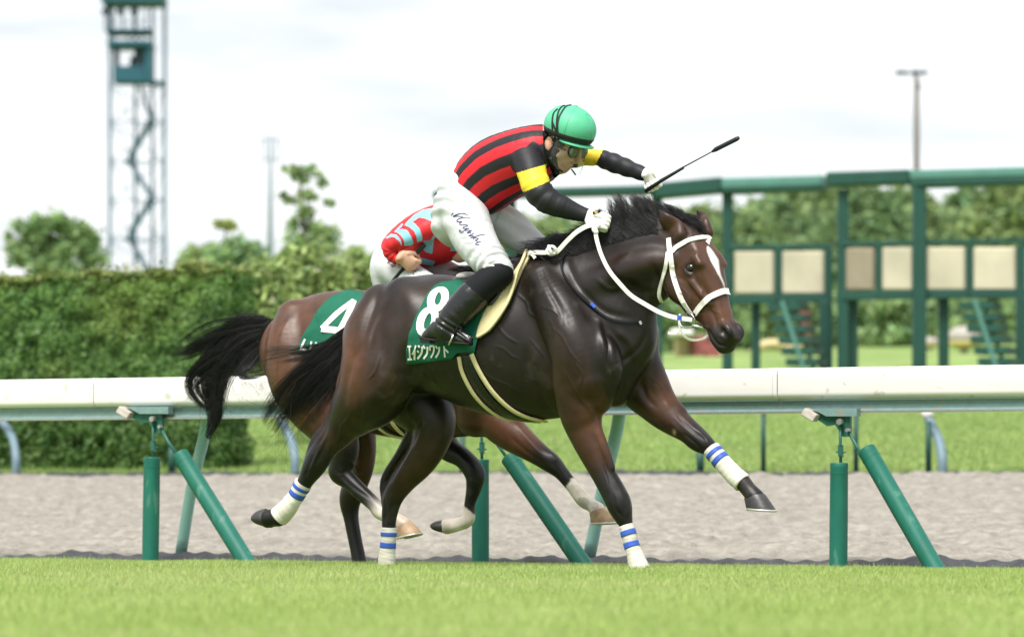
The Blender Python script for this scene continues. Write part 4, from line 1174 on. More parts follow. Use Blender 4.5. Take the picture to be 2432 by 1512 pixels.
M['eye'] = mat('eye_dark', (.006, .005, .005), .04, .8)
M['nostril'] = mat('nostril_dark', (.012, .009, .009), .7, .3)

BK = (.0065, .0055, .0057); DK = (.0108, .0074, .0064); BR = (.033, .0155, .0095); RD = (.105, .040, .018); HD = (.072, .030, .016); WH = (.62, .56, .50)
# ------------------------------------------------------------------ the leading horse
HF = MidFrame(tuple(H1.P(1640, 600, .0))[:2], 45)          # the head is turned a little more towards the camera
b = Body(H1, .0065); b.sub = 8
# trunk
b.loft([((900, 712), (905, 905), 0, .19), ((945, 672), (960, 925), 0, .245), ((1010, 653), (1040, 932), 0, .26), ((1090, 660), (1110, 955), 0, .275), ((1165, 662), (1190, 985), 0, .285),
        ((1225, 628), (1260, 1000), 0, .27), ((1275, 600), (1330, 992), 0, .225), ((1340, 592), (1405, 972), 0, .20), ((1420, 640), (1465, 945), 0, .185), ((1480, 725), (1505, 915), 0, .13)],
       .05, cols=[RD, DK, DK, DK, DK, DK, DK, DK, DK, DK])
# croup and thighs
b.limb([(905, 722, 48, .10), (890, 790, 70, .13), (893, 860, 83, .135), (885, 925, 84, .13), (852, 965, 66, .125), (822, 1003, 45, .12), (797, 1035, 35, .12), (773, 1062, 30, .12), (748, 1103, 28, .12), (729, 1136, 20, .12), (706, 1173, 17, .12), (682, 1206, 20, .12), (665, 1226, 22, .12), (652, 1229, 21, .12), (637, 1231, 22.5, .12)],
       .03, cols=[DK, BR, BR, DK, DK, DK, BR, BK, BK, BK, BK, BK, BK, BK, BK])
b.limb([(905, 722, 46, -.12), (895, 800, 66, -.14), (915, 880, 72, -.14), (975, 940, 74, -.14), (1026, 990, 57, -.14), (1024, 1045, 45, -.13), (995, 1098, 38, -.13), (958, 1140, 31, -.13), (935, 1178, 24, -.13), (926, 1215, 19, -.13), (923, 1250, 16, -.13), (921, 1300, 16.5, -.13), (919, 1338, 20, -.13), (924, 1362, 21, -.13)],
       .03, cols=[DK, BR, DK, DK, DK, BR, BR, BR, DK, BK, BK, BK, BK, BK])
b.limb([(852, 775, 14, 0), (850, 835, 20, .05), (826, 890, 22, .09), (808, 940, 15, .11), (783, 1000, 12, .12), (757, 1030, 10, .12), (742, 1058, 10, .12), (735, 1085, 10, .12)], .02, cols=[RD, RD, RD, RD, BR, BK, BK, BK])      # hamstring, Achilles tendon, point of hock
b.limb([(1000, 1000, 22, -.13), (955, 1075, 14, -.13), (921, 1125, 11, -.13), (912, 1155, 10, -.13), (915, 1190, 9, -.13)], .02, cols=[DK, BK, BK, BK, BK])
b.limb([(960, 800, 34, .19), (958, 870, 40, .19), (945, 930, 28, .18)], .06)         # vastus over the stifle
b.limb([(950, 690, 24, .15), (985, 730, 30, .20), (1000, 800, 30, .215)], .10)       # point of hip
# shoulder, forearms
b.limb([(1290, 665, 40, .13), (1335, 740, 58, .185), (1375, 830, 62, .205), (1395, 900, 52, .20)], .05)
b.limb([(1300, 720, 24, .20), (1345, 830, 42, .225), (1358, 920, 44, .205), (1378, 985, 42, .17)], .035, cols=[DK, DK, BR, BR])        # triceps
b.limb([(1405, 800, 34, .19), (1440, 850, 36, .185), (1446, 895, 30, .17), (1420, 950, 34, .15)], .03)             # point of shoulder
b.limb([(1378, 960, 55, .15), (1385, 1008, 45, .15), (1405, 1063, 36, .15), (1430, 1118, 29, .14), (1456, 1166, 29, .14), (1470, 1196, 29.5, .14), (1481, 1228, 21, .14), (1489, 1250, 15, .14), (1500, 1292, 15, .14), (1511, 1325, 19, .14), (1522, 1352, 22, .14), (1530, 1372, 22, .14)],
       .025, cols=[BR, BR, BR, BK, BK, BK, BK, BK, BK, BK, BK])
b.limb([(1398, 985, 16, .165), (1428, 1050, 14, .165), (1452, 1110, 9, .155)], .02, cols=[RD, RD, BK])
b.limb([(1470, 860, 48, -.15), (1510, 905, 58, -.17), (1553, 956, 46, -.17), (1590, 990, 39, -.17), (1632, 1021, 30, -.165), (1657, 1043, 28, -.165), (1677, 1057, 22, -.165), (1690, 1066, 17, -.165), (1712, 1093, 18, -.165), (1741, 1125, 19, -.165), (1762, 1143, 20, -.165), (1778, 1162, 19, -.165), (1793, 1180, 22, -.165)],
       .03, cols=[DK, DK, BR, BR, BK, BK, BK, BK, BK, BK, BK])
b.limb([(1530, 790, 36, -.13), (1530, 850, 38, -.14), (1550, 900, 36, -.15), (1585, 945, 20, -.165), (1612, 975, 14, -.165)], .03, cols=[DK, DK, BR, RD, BK])
b.limb([(1482, 790, 46, .02), (1478, 860, 46, .03), (1462, 925, 40, .02)], .035)               # breast
# neck and throat
b.loft([((1285, 602), (1425, 930), 0, .17), ((1345, 575), (1490, 845), 0, .155), ((1420, 545), (1530, 765), .0, .125), ((1500, 520), (1558, 728), .01, .11), ((1575, 516), (1600, 690), .015, .088), ((1636, 535), (1625, 672), .02, .075)], .05, cols=[DK, DK, DK, DK, DK, DK])
b.limb([(1395, 690, 30, .10), (1450, 660, 30, .105), (1530, 630, 28, .10), (1590, 620, 22, .09)], .05)
# head (in its own plane)
b.loft([((1658, 545), (1602, 612), 0, .072), ((1682, 583), (1604, 652), 0, .093), ((1700, 626), (1606, 692), 0, .096), ((1713, 672), (1622, 724), 0, .079), ((1722, 712), (1652, 745), 0, .057), ((1733, 752), (1680, 778), 0, .053), ((1744, 784), (1692, 804), 0, .062), ((1745, 806), (1704, 822), 0, .052)],
       .025, fr=HF, cols=[DK, HD, HD, HD, HD, HD, DK, BK])
for sg in (1, -1):
    b.limb([(1660, 580, 16, .045 * sg), (1678, 618, 19, .055 * sg), (1696, 668, 16, .040 * sg), (1710, 712, 12, .028 * sg), (1722, 752, 10, .026 * sg)], .02, fr=HF, cols=[HD] * 5)   # flat broad forehead and nose bone
    b.limb([(1624, 660, 30, .066 * sg), (1634, 692, 28, .064 * sg), (1655, 715, 17, .052 * sg)], .025, fr=HF, cols=[BR, BR, BR])      # round cheek
    b.limb([(1672, 672, 6, .084 * sg), (1690, 700, 5.5, .072 * sg), (1706, 722, 4, .058 * sg)], .022, fr=HF)                # facial crest
    b.blob(1687, 619, .086 * sg, .036, .013, .016, -50, .03, col=HD, fr=HF)     # brow
    b.blob(1668, 637, .104 * sg, .021, .016, .016, -40, .010, -1, fr=HF)         # eye socket
    b.blob(1664, 650, .088 * sg, .028, .009, .014, -30, .012, col=DK, fr=HF)     # lower lid
    b.limb([(1732, 769, 7, .038 * sg), (1742, 778, 8, .042 * sg), (1747, 791, 8, .040 * sg), (1740, 805, 7, .036 * sg)], .022, fr=HF, cols=[DK, BK, BK, BK])         # nostril rim
    b.blob(1737, 791, .066 * sg, .029, .017, .028, -45, .008, -1, fr=HF)         # nostril
b.blob(1744, 800, 0, .030, .022, .036, -70, .03, col=BK, fr=HF)                  # upper lip
b.limb([(1700, 812, 9, .0), (1716, 826, 12, 0), (1730, 828, 10, 0)], .012, fr=HF, cols=[BK, BK, BK])    # lower lip
# ears
for (base, tip, l, lt, w) in (((1643, 562), (1606, 501), .085, .125, 21), ((1652, 553), (1618, 497), -.085, -.11, 18)):
    m0 = ((base[0] * 2 + tip[0]) / 3, (base[1] * 2 + tip[1]) / 3); m1 = ((base[0] + tip[0] * 2) / 3 + 1, (base[1] + tip[1] * 2) / 3)
    b.limb([(base[0], base[1], w * .85, l, .8), (m0[0], m0[1], w, l, .5), (m1[0], m1[1], w * .72, lt, .4), (tip[0], tip[1], 2.5, lt, .6)], .012, fr=HF, cols=[BR, HD, BR, BK])
W1, Q1 = b.mesh(9)
col = b.colors(DK)
near_ = np.ones(len(W1))
Z2 = lambda *p: [z2(*q) for q in p]; Z3 = lambda *p: [z3(*q) for q in p]; Z4 = lambda *p: [z4(*q) for q in p]; Z5 = lambda *p: [z5(*q) for q in p]; Z6 = lambda *p: [z6(*q) for q in p]
W1 = W1 + normals(W1, Q1) * (fnoise(W1, 15, 31) * .0022 + fnoise(W1, 34, 32) * .0012)[:, None]
W1 = sculpt(W1, Q1, [
    (Z5((1300, 450), (1210, 590), (1140, 720)), 4.5, -.012), (Z5((1330, 470), (1240, 620), (1170, 760)), 5, .005), (Z5((1400, 280), (1380, 380), (1340, 470)), 5, .007), (Z5((1170, 800), (1150, 900), (1140, 1000)), 4, .005), (Z5((1110, 820), (1125, 920), (1120, 1020)), 3, -.005), (Z5((1290, 760), (1250, 830), (1225, 900)), 5, .004),
    (Z5((1560, 340), (1480, 480), (1380, 620)), 8, .005), (Z5((1250, 120), (1290, 230), (1330, 330)), 8, -.008), (Z5((640, 470), (600, 560), (560, 640)), 4, .006), (Z5((590, 520), (560, 610), (530, 680)), 3, -.006), (Z5((840, 300), (760, 430), (690, 540)), 6, .006), (Z5((690, 300), (660, 380), (620, 450)), 4, -.008),
    (Z6((690, 900), (700, 980), (745, 1040)), 4, -.005), (Z6((780, 880), (790, 960), (770, 1040)), 4, .004), (Z6((1230, 470), (1290, 530), (1310, 590)), 5, .005), (Z6((1150, 500), (1220, 560), (1270, 610)), 4, -.005),
    (Z3((1120, 800), (1140, 930), (1200, 1080), (1260, 1220), (1330, 1300)), 9, -.009), (Z3((1180, 780), (1220, 920), (1290, 1080), (1340, 1180)), 12, .006),
    (Z3((1290, 330), (1400, 480), (1480, 620)), 9, -.005), (Z3((1060, 300), (1130, 420), (1190, 560)), 18, .003), (Z3((1230, 260), (1330, 420), (1420, 620), (1470, 780)), 18, .004),
    (Z2((140, 650), (180, 760), (280, 960), (310, 1080)), 7, -.006), (Z2((420, 870), (500, 960), (580, 1060), (600, 1180), (620, 1290)), 9, .008), (Z2((590, 1080), (640, 1200), (640, 1340), (650, 1420)), 6, -.012),
    (Z2((700, 1120), (800, 1200), (840, 1330)), 10, .007), (Z2((930, 1120), (880, 1230), (780, 1320), (700, 1380)), 7, -.008), (Z2((980, 1150), (950, 1280), (880, 1380)), 10, .006),
    (Z2((340, 600), (380, 720), (470, 850), (620, 980), (820, 1030)), 9, -.008), (Z2((640, 490), (760, 460), (900, 412), (1040, 385)), 4, -.004), (Z2((700, 640), (800, 570), (930, 540), (1050, 530)), 12, .006),
    (Z2((560, 740), (650, 810), (720, 800)), 6, .006), (Z2((760, 760), (860, 820), (960, 860)), 12, -.007), (Z2((960, 620), (1000, 740), (1000, 880)), 8, -.009),
    (Z4((1760, 190), (1700, 300), (1640, 460), (1600, 620)), 10, .006), (Z4((1690, 180), (1620, 330), (1560, 520), (1510, 700)), 9, -.005), (Z4((1540, 560), (1470, 720), (1430, 900), (1420, 1040)), 8, -.007),
    (Z4((1840, 520), (1800, 700), (1700, 900), (1560, 1020)), 14, .006), (Z4((1880, 900), (1760, 1020), (1600, 1090), (1480, 1110)), 8, -.006), (Z5((930, 140), (935, 250), (880, 340)), 6, -.006),
    (Z5((900, 260), (820, 400), (720, 520)), 6, -.005), (Z5((720, 420), (690, 520), (620, 620)), 4, .005), (Z5((690, 410), (660, 480), (600, 590)), 4, -.005),
    (Z6((480, 250), (530, 330), (570, 420)), 8, .006), (Z6((590, 320), (570, 400), (590, 480)), 6, -.006), (Z6((560, 500), (610, 640), (650, 760)), 5, -.005), (Z6((600, 640), (640, 780), (660, 880)), 3.5, .004),
    (Z6((680, 760), (740, 860), (770, 960)), 7, .004), (Z6((870, 170), (900, 260), (970, 330)), 8, -.007), (Z6((960, 170), (1000, 260), (1060, 340)), 10, .006), (Z6((1100, 380), (1180, 460), (1280, 540)), 4, -.004), (Z6((1060, 420), (1130, 500)), 4, .003),
    (Z3((1060, 380), (1130, 440), (1150, 520), (1230, 560)), 2.2, .0035), (Z3((1240, 470), (1330, 500), (1400, 560)), 2.2, .0035), (Z3((1300, 560), (1340, 640), (1330, 720)), 2.2, .003), (Z3((870, 780), (940, 800), (1010, 860), (1060, 880)), 2.2, .003), (Z3((760, 960), (840, 1030), (960, 1080), (1080, 1150)), 2.4, .0035), (Z3((1500, 900), (1560, 1000), (1540, 1100)), 2.4, .0035), (Z3((1420, 960), (1470, 1060), (1540, 1180), (1600, 1260)), 2.4, .004),
    (Z2((1180, 800), (1230, 860), (1250, 940), (1320, 1000)), 2.2, .0035), (Z2((1360, 900), (1400, 960), (1460, 990)), 2, .003), (Z2((1290, 880), (1340, 940)), 2, .003), (Z4((1700, 640), (1660, 760), (1600, 830)), 2.4, .0035), (Z4((1800, 700), (1830, 800), (1780, 900)), 2.4, .003), (Z5((880, 180), (840, 260), (800, 300), (780, 380)), 2.4, .004), (Z6((930, 130), (1000, 190), (1030, 260)), 2.2, .0035),
    (Z3((40, 1000), (230, 1010), (330, 1080), (560, 1180)), 10, -.004), (Z3((300, 960), (420, 1090), (600, 1220)), 3, .003), (Z3((900, 620), (960, 700), (1060, 760)), 3, .003),
    (Z3((1330, 640), (1400, 700), (1470, 830), (1560, 940)), 2.6, .003), (Z3((1150, 720), (1260, 860), (1300, 960)), 2.6, .003),
    (Z2((1385, 1110), (1402, 1170), (1450, 1222), (1520, 1235)), 3, -.008),
    (Z2((1160, 720), (1220, 770), (1290, 880)), 6, -.005), (Z2((1300, 700), (1330, 800), (1320, 900)), 5, .004), (Z2((1240, 545), (1280, 560)), 9, -.006), (Z2((1390, 960), (1430, 1040), (1440, 1120)), 4, -.004), (Z2((1350, 1090), (1400, 1160), (1440, 1220)), 4, -.005),
])
px, py = to_px(W1)
nz = fnoise(W1, 9, 3)
# warm brown where the summer coat shows through: quarter, flank line, forearm, behind the elbow
def warm(col, x, y, rx, ry, c, amt, px, py):
    w = np.exp(-(((px - x) / rx) ** 2 + ((py - y) / ry) ** 2)) * amt * (1 + .5 * nz)
    return col * (1 - np.clip(w, 0, 1)[:, None]) + np.array(c) * np.clip(w, 0, 1)[:, None]
for a_ in ((835, 850, 32, 95, RD, .9), (905, 760, 70, 60, BR, .8), (1010, 690, 60, 22, BR, .5), (890, 880, 50, 60, BR, .5), (1330, 920, 45, 60, BR, .7), (1400, 1010, 30, 60, RD, .55), (1420, 1040, 20, 60, RD, .5), (1575, 940, 40, 40, RD, .75), (1490, 620, 60, 30, BR, .5), (1560, 610, 40, 30, BR, .5), (1330, 800, 50, 60, BR, .4), (830, 1010, 22, 40, BR, .6), (1050, 1080, 40, 40, BR, .5),
           (1725, 730, 26, 45, RD, .85), (1700, 600, 30, 30, RD, .5)):
    col = warm(col, *a_, px, py)
col[px < 1545] *= (1 + .22 * nz[px < 1545])[:, None]
# white star and stripe running down the face
loc = W1 - arr(HF.O); lh = loc @ arr(HF.side)
def spl(x, xs, ys): return np.interp(x, xs, ys)
cxm = spl(py, [585, 598, 615, 632, 650, 672, 690], [1681, 1687, 1696, 1702, 1708, 1718, 1723])
hw = spl(py, [583, 590, 600, 618, 628, 640, 655, 672, 688], [0, 5, 8, 10, 7.5, 5, 3, 2, 0])
bl = np.clip((hw - np.abs(px - cxm)) / 3 + .4, 0, 1) * (px > 1560) * (normals(W1, Q1)[:, 1] < .1) * (hw > .3) * np.where(fnoise(W1, 220, 5) > -.6, 1, .6)
col = col * (1 - bl[:, None]) + np.array((.75, .72, .70)) * bl[:, None]
mz = np.clip((py - 762) / 30, 0, 1) * (px > 1660) * (py < 860)
col = col * (1 - mz[:, None] * .85) + np.array((.016, .012, .012)) * mz[:, None] * .85
ey = np.clip(1.5 - np.sqrt(((px - 1639) / 17) ** 2 + ((py - 637) / 13) ** 2), 0, .6) * 1.4; col = col * (1 - .8 * ey[:, None])
no = np.clip(1.25 - np.sqrt(((px - 1723) / 20) ** 2 + ((py - 793) / 13) ** 2), 0, .25) * 4 * (px > 1690); col = col * (1 - .7 * no[:, None])
ck = np.exp(-(((px - 1601) / 4) ** 2 + ((py - 1027) / 7) ** 2)); col = col * (1 - ck[:, None]) + np.array((.3, .22, .13)) * ck[:, None]   # chestnut
horse1 = empty('horse', H1.w(0, 0, 0), 'dark bay racehorse with white face stripe and white leg bandages, leading at full gallop', 'horse', 'galloping racehorses')
obj('body', W1, Q1, M['coat'], horse1, col=col)
T1 = bvh_of(W1, Q1)
for sg, x, y in ((1, 1668, 637), (-1, 1668, 637)):
    p = HF.P(x, y, .084 * sg)
    MB().ell(p, HF.fwd * .027, HF.side * .020, (0, 0, .021)).out('eye', M['eye'], horse1, smooth=True)
# hooves
def hoof(root, fr, hT, tT, tB, hB, l, wt, wb, m, dome=False):
    o = hoof_mesh(fr, hT, tT, tB, hB, l, wt, wb, dome).out('hoof', m, root, smooth=True)
    o.modifiers.new('split', 'EDGE_SPLIT').split_angle = math.radians(50)
    if not dome: shoe(fr, tB, hB, l, wb).out('horseshoe', M['shoe'], o, smooth=True)
hoof(horse1, H1, (1768, 1180), (1815, 1171), (1843, 1213), (1774, 1208), -.165, .045, .058, M['hoof_dark'])
hoof(horse1, H1, (631, 1206), (645, 1254), (602, 1243), (607, 1213), .12, .045, .052, M['hoof_dark'], True)
hoof(horse1, H1, (902, 1352), (946, 1352), (956, 1372), (900, 1372), -.13, .05, .06, M['hoof_dark'])
hoof(horse1, H1, (1512, 1362), (1556, 1362), (1570, 1382), (1512, 1382), .14, .05, .06, M['hoof_dark'])
# bandages with two blue tapes each
def bandage(root, fr, nodes, tapes, seed):
    nd = b.limb(nodes, fr=fr, get=True)
    rows = crom(np.array([np.concatenate([n[0], [n[1], n[2]], n[3]]) for n in nd]), 10)
    def loftV(rows, grow, bump=0):
        V = []; n = 26; r = np.random.default_rng(seed)
        for i, q in enumerate(rows):
            T = unit(rows[min(i + 1, len(rows) - 1)][:3] - rows[max(i - 1, 0)][:3]); A = unit(q[5:8] - T * (q[5:8] @ T)); B = np.cross(T, A)
            for k in range(n):
                th = 2 * math.pi * k / n; g = grow + bump * (math.sin(i * 1.9 + 2 * th) + .7 * math.sin(i * .8 - th + 1))
                V.append(q[:3] + A * math.cos(th) * (q[3] + g) + B * math.sin(th) * (q[4] + g))
        R = len(rows)
        Fc = [(i * n + k, i * n + (k + 1) % n, (i + 1) * n + (k + 1) % n, (i + 1) * n + k) for i in range(R - 1) for k in range(n)] + [tuple(range(n))[::-1], tuple(range((R - 1) * n, R * n))]
        return V, Fc
    V, Fc = loftV(rows, .003, .0009)
    o = obj('leg_bandage', V, Fc, M['bandage'], root)
    for t0, t1 in tapes:
        i0, i1 = int(t0 * (len(rows) - 1)), int(t1 * (len(rows) - 1)) + 1
        V, Fc = loftV(rows[i0:i1 + 1], .0055)
        obj('tape', V, Fc, M['tape_blue'], o)
TP = ((.12, .19), (.33, .41))
bandage(horse1, H1, [(1487, 1247, 16.5, .14), (1494, 1271, 16.5, .14), (1501, 1297, 16.5, .14), (1511, 1325, 20, .14), (1521, 1358, 24, .14)], ((.14, .24), (.42, .52)), 1)
bandage(horse1, H1, [(1689, 1065, 20, -.165), (1701, 1080, 20.5, -.165), (1713, 1094, 20, -.165), (1741, 1125, 21.5, -.165), (1764, 1146, 22.5, -.165)], ((.14, .24), (.40, .50)), 2)
bandage(horse1, H1, [(721, 1147, 20.5, .12), (713, 1160, 19, .12), (703, 1177, 18, .12), (680, 1209, 22, .12), (662, 1227, 23.5, .12)], ((.13, .23), (.38, .48)), 3)
bandage(horse1, H1, [(924, 1252, 17.5, -.13), (923, 1275, 17, -.13), (921, 1300, 17, -.13), (919, 1325, 19, -.13), (918, 1356, 20, -.13)], ((.13, .22), (.38, .48)), 4)

# mane: tufts thrown up and back by the stride
def mane1():
    r = np.random.default_rng(5)
    cx_ = np.array([1290, 1330, 1375, 1420, 1470, 1520, 1570, 1610, 1645, 1668]); cy_ = np.array([600, 590, 585, 568, 552, 540, 534, 533, 540, 552])
    tx = np.array([1240, 1290, 1330, 1375, 1450, 1490, 1525, 1555, 1580, 1600]); ty = np.array([596, 562, 552, 540, 458, 450, 458, 476, 488, 500])
    n_t = 210; per = 30; Ps = []
    for i in range(n_t):
        s = r.uniform(0, 9); x0 = np.interp(s, np.arange(10), cx_) ; y0 = np.interp(s, np.arange(10), cy_) - abs(r.normal(0, 9))
        x1 = np.interp(s, np.arange(10), tx) + r.normal(0, 10); y1 = np.interp(s, np.arange(10), ty) + r.normal(0, 5) + abs(r.normal(0, 14)) + 4
        l0 = r.uniform(-.03, .10) if s < 6 else r.uniform(-.05, .02); l1 = l0 * .6 + (r.uniform(-.03, .05) if s < 4.5 else r.uniform(-.08, -.01)); l0 = min(l0, .03) if s > 4.5 else l0
        A = arr(H1.P(x0, y0, l0)); B = arr(H1.P(x1, y1, l1))
        mid = (A + B) / 2 + arr(H1.P(x0, y0 - 26, l0 + .02)) * .5 - A * .5 + np.array([r.normal(0, .008), 0, 0])
        for j in range(per):
            a = A + r.normal(0, .011, 3); t_ = r.uniform(.66, 1.1)
            e = A + (B - A) * t_ + r.normal(0, .007, 3); m_ = mid + r.normal(0, .009, 3)
            k = np.linspace(0, 1, 7)[:, None]
            Ps.append((1 - k) ** 2 * a + 2 * k * (1 - k) * m_ + k * k * e + (np.sin(k * 6 + i) * np.array([.006, .004, .003]) + np.sin(k * 9 + j) * .002) * k)
    # thick root layer lying against the neck
    for i in range(3000):
        s = r.uniform(0, 8.2); x0 = np.interp(s, np.arange(10), cx_); y0 = np.interp(s, np.arange(10), cy_)
        if s > 5.9: continue
        q, n_ = onto(T1, x0, y0 + r.uniform(-16, 22), .004, H1, .1)
        a = arr(q); e = arr(H1.P(x0 - r.uniform(30, 75), y0 - r.uniform(4, 36) + (10 if s < 3 else 0), (q - H1.O).dot(H1.side) - .01))
        m_ = (a + e) / 2 + arr(n_) * .018 + np.array([0, 0, .012])
        k = np.linspace(0, 1, 7)[:, None]
        Ps.append((1 - k) ** 2 * a + 2 * k * (1 - k) * m_ + k * k * e)
    V, Q = strands(np.array(Ps), r.uniform(.0006, .0015, len(Ps)), .25)
    obj('mane', V, Q, M['hair'], horse1)
mane1()

def tail(root, fr, spine, wid, n, seed, lat, rr=(.0008, .0017), fray=.5, wisps=90, wl=.35, var=.22):
    """hair falling along a spine of picture points, spreading to half width wid (px) at each node"""
    r = np.random.default_rng(seed); Ps = []
    S = crom(np.array([arr(fr.P(x, y, l)) for (x, y), l in zip(spine, lat)]), 6); Wd = crom(np.array(wid, float)[:, None], 6)[:, 0] * DIST / F
    K = len(S); t = np.gradient(S, axis=0); t /= np.linalg.norm(t, axis=1)[:, None]
    A = np.cross(t, arr(fr.side)); A /= np.linalg.norm(A, axis=1)[:, None]
    nt = n // 26
    for i in range(nt):
        oa, ob = np.clip(r.normal(0, .55), -1.2, 1.2), r.normal(0, .35); ph = r.uniform(0, 6.28); start = r.uniform(0, .12); stop = 1 - abs(r.normal(0, var))
        for j in range(26):
            a_, b_ = oa + r.normal(0, .13), ob + r.normal(0, .13)
            s0 = start; s1 = min(1.0, max(.45, stop + r.normal(0, .05)))
            ks = np.linspace(s0, s1, 13) * (K - 1); i0 = np.clip(ks.astype(int), 0, K - 2); f_ = (ks - i0)[:, None]
            c = S[i0] * (1 - f_) + S[i0 + 1] * f_; w = (Wd[i0] * (1 - f_[:, 0]) + Wd[i0 + 1] * f_[:, 0])[:, None]
            AA = A[i0] * (1 - f_) + A[i0 + 1] * f_
            g = np.linspace(0, 1, 13)[:, None]
            Ps.append(c + AA * w * (a_ + .18 * np.sin(g * 5 + ph) * g) + arr(fr.side) * w * .5 * (b_ + .15 * np.cos(g * 6 + ph) * g))
    for i in range(wisps):                                          # loose flyaway hairs
        i0 = r.integers(int(K * .15), K - 2); p = S[i0] + A[i0] * Wd[i0] * r.uniform(-1, 1)
        d = t[i0] * r.uniform(.4, 1) + A[i0] * r.normal(0, .8) + r.normal(0, .2, 3); d /= np.linalg.norm(d); q = [p]
        cv = r.normal(0, .22, 3)
        for k in range(12):
            d = d + cv * fray + r.normal(0, .05, 3); d /= np.linalg.norm(d); p = p + d * wl / 12 * r.uniform(.8, 1.2); q.append(p)
        Ps.append(np.array(q))
    Ps = np.array(Ps); r0 = r.uniform(*rr, len(Ps)); r0[len(Ps) - wisps:] *= .45
    V, Q = strands(Ps, r0, .22)
    return obj('tail', V, Q, M['hair'], root)
tail(horse1, H1, [(866, 758), (846, 792), (812, 834), (766, 882), (722, 928), (682, 972), (648, 1025)], [13, 23, 33, 42, 48, 50, 46], 2200, 8, [0, 0, .02, .05, .06, .05, .02], wisps=120, var=.34, wl=.45)
tail(horse1, H1, [(858, 768), (826, 800), (778, 826), (720, 842), (668, 850), (610, 862)], [8, 16, 22, 28, 32, 28], 300, 9, [0, 0, .03, .05, .06, .05], rr=(.0007, .0013), wisps=50, wl=.4, var=.34)['label'] = 'thin upper wisps of the black tail'

# ------------------------------------------------------------------ the second horse, inside the first
b2 = Body(H2, .0075); b2.sub = 7
R2 = (.085, .034, .018); B2 = (.048, .022, .013)
b2.loft([((690, 742), (700, 930), 0, .18), ((745, 702), (760, 968), 0, .24), ((815, 689), (850, 985), 0, .26), ((885, 694), (915, 1025), 0, .28), ((960, 690), (985, 1042), 0, .285),
         ((1040, 668), (1070, 1040), 0, .26), ((1105, 650), (1150, 1030), 0, .22), ((1170, 660), (1215, 1000), 0, .19), ((1240, 720), (1262, 950), 0, .13)], .05, cols=[R2, R2, B2, B2, B2, B2, B2, B2])
b2.loft([((1100, 650), (1230, 950), 0, .16), ((1170, 640), (1270, 890), 0, .14), ((1240, 625), (1320, 830), 0, .115), ((1300, 610), (1360, 770), 0, .10), ((1345, 610), (1385, 740), 0, .09)], .05, cols=[B2, B2, B2, B2, B2])
b2.loft([((1350, 600), (1340, 680), 0, .08), ((1385, 640), (1345, 720), 0, .09), ((1410, 690), (1370, 750), 0, .075), ((1430, 740), (1405, 775), 0, .055), ((1445, 785), (1412, 805), 0, .052)], .03, cols=[B2, B2, B2, BK, BK])
b2.limb([(700, 755, 44, .10), (700, 820, 68, .13), (715, 890, 80, .135), (745, 950, 74, .13), (785, 1010, 56, .125), (815, 1060, 38, .12), (812, 1100, 30, .12), (808, 1122, 27, .12), (830, 1142, 21, .12), (862, 1172, 19, .12), (890, 1198, 17.5, .12), (905, 1214, 20, .12), (932, 1228, 17, .12), (960, 1246, 19, .12)],
        .03, cols=[R2, R2, R2, R2, B2, BK, BK, BK, BK, BK, BK, WH, WH, (.42, .3, .22)])
b2.limb([(700, 765, 44, -.12), (715, 850, 68, -.14), (770, 930, 72, -.14), (830, 990, 55, -.14), (858, 1050, 36, -.14), (860, 1110, 28, -.14), (838, 1165, 29, -.14), (831, 1195, 24, -.14), (834, 1230, 18, -.14), (842, 1275, 16.5, -.14), (850, 1315, 17, -.14), (855, 1345, 18, -.14)],
        .03, cols=[B2, B2, B2, R2, R2, B2, BK, BK, BK, BK, BK])
b2.limb([(645, 800, 16, .0), (652, 860, 20, .05), (672, 915, 18, .10), (705, 965, 14, .12), (745, 1020, 13, .12), (785, 1080, 11, .12), (795, 1110, 10, .12)], .02, cols=[R2, R2, R2, R2, B2, BK, BK])
b2.limb([(1060, 740, 40, .13), (1110, 830, 58, .20), (1130, 930, 52, .2), (1130, 990, 48, .17)], .04, cols=[B2, B2, B2, B2])
b2.limb([(1130, 940, 54, .15), (1190, 1008, 46, .15), (1236, 1046, 36, .15), (1280, 1078, 27, .15), (1309, 1099, 24, .15), (1332, 1121, 18, .15), (1358, 1152, 16, .15), (1386, 1185, 19, .15), (1405, 1199, 16, .15), (1418, 1210, 19, .15)],
        .03, cols=[B2, R2, R2, BK, BK, BK, BK, BK, BK])
b2.limb([(1040, 960, 50, -.15), (1040, 1020, 40, -.16), (1062, 1062, 30, -.16), (1100, 1088, 24, -.16), (1127, 1122, 25, -.16), (1126, 1155, 19, -.16), (1116, 1195, 13.5, -.16), (1112, 1232, 16, -.16), (1090, 1244, 16, -.16), (1062, 1249, 18.5, -.16)],
        .03, cols=[B2, B2, BK, BK, BK, BK, BK, BK, BK])
b2.limb([(1165, 900, 44, 0), (1195, 950, 40, 0)], .04, cols=[B2, B2])
for l in (.06, -.06):
    b2.limb([(1352, 606, 15, l), (1335, 575, 13, l, .5), (1322, 548, 3, l)], .012, cols=[B2, B2, BK])
W2, Q2 = b2.mesh(9)
W2 = W2 + normals(W2, Q2) * (fnoise(W2, 15, 33) * .0025 + fnoise(W2, 34, 34) * .0012)[:, None]
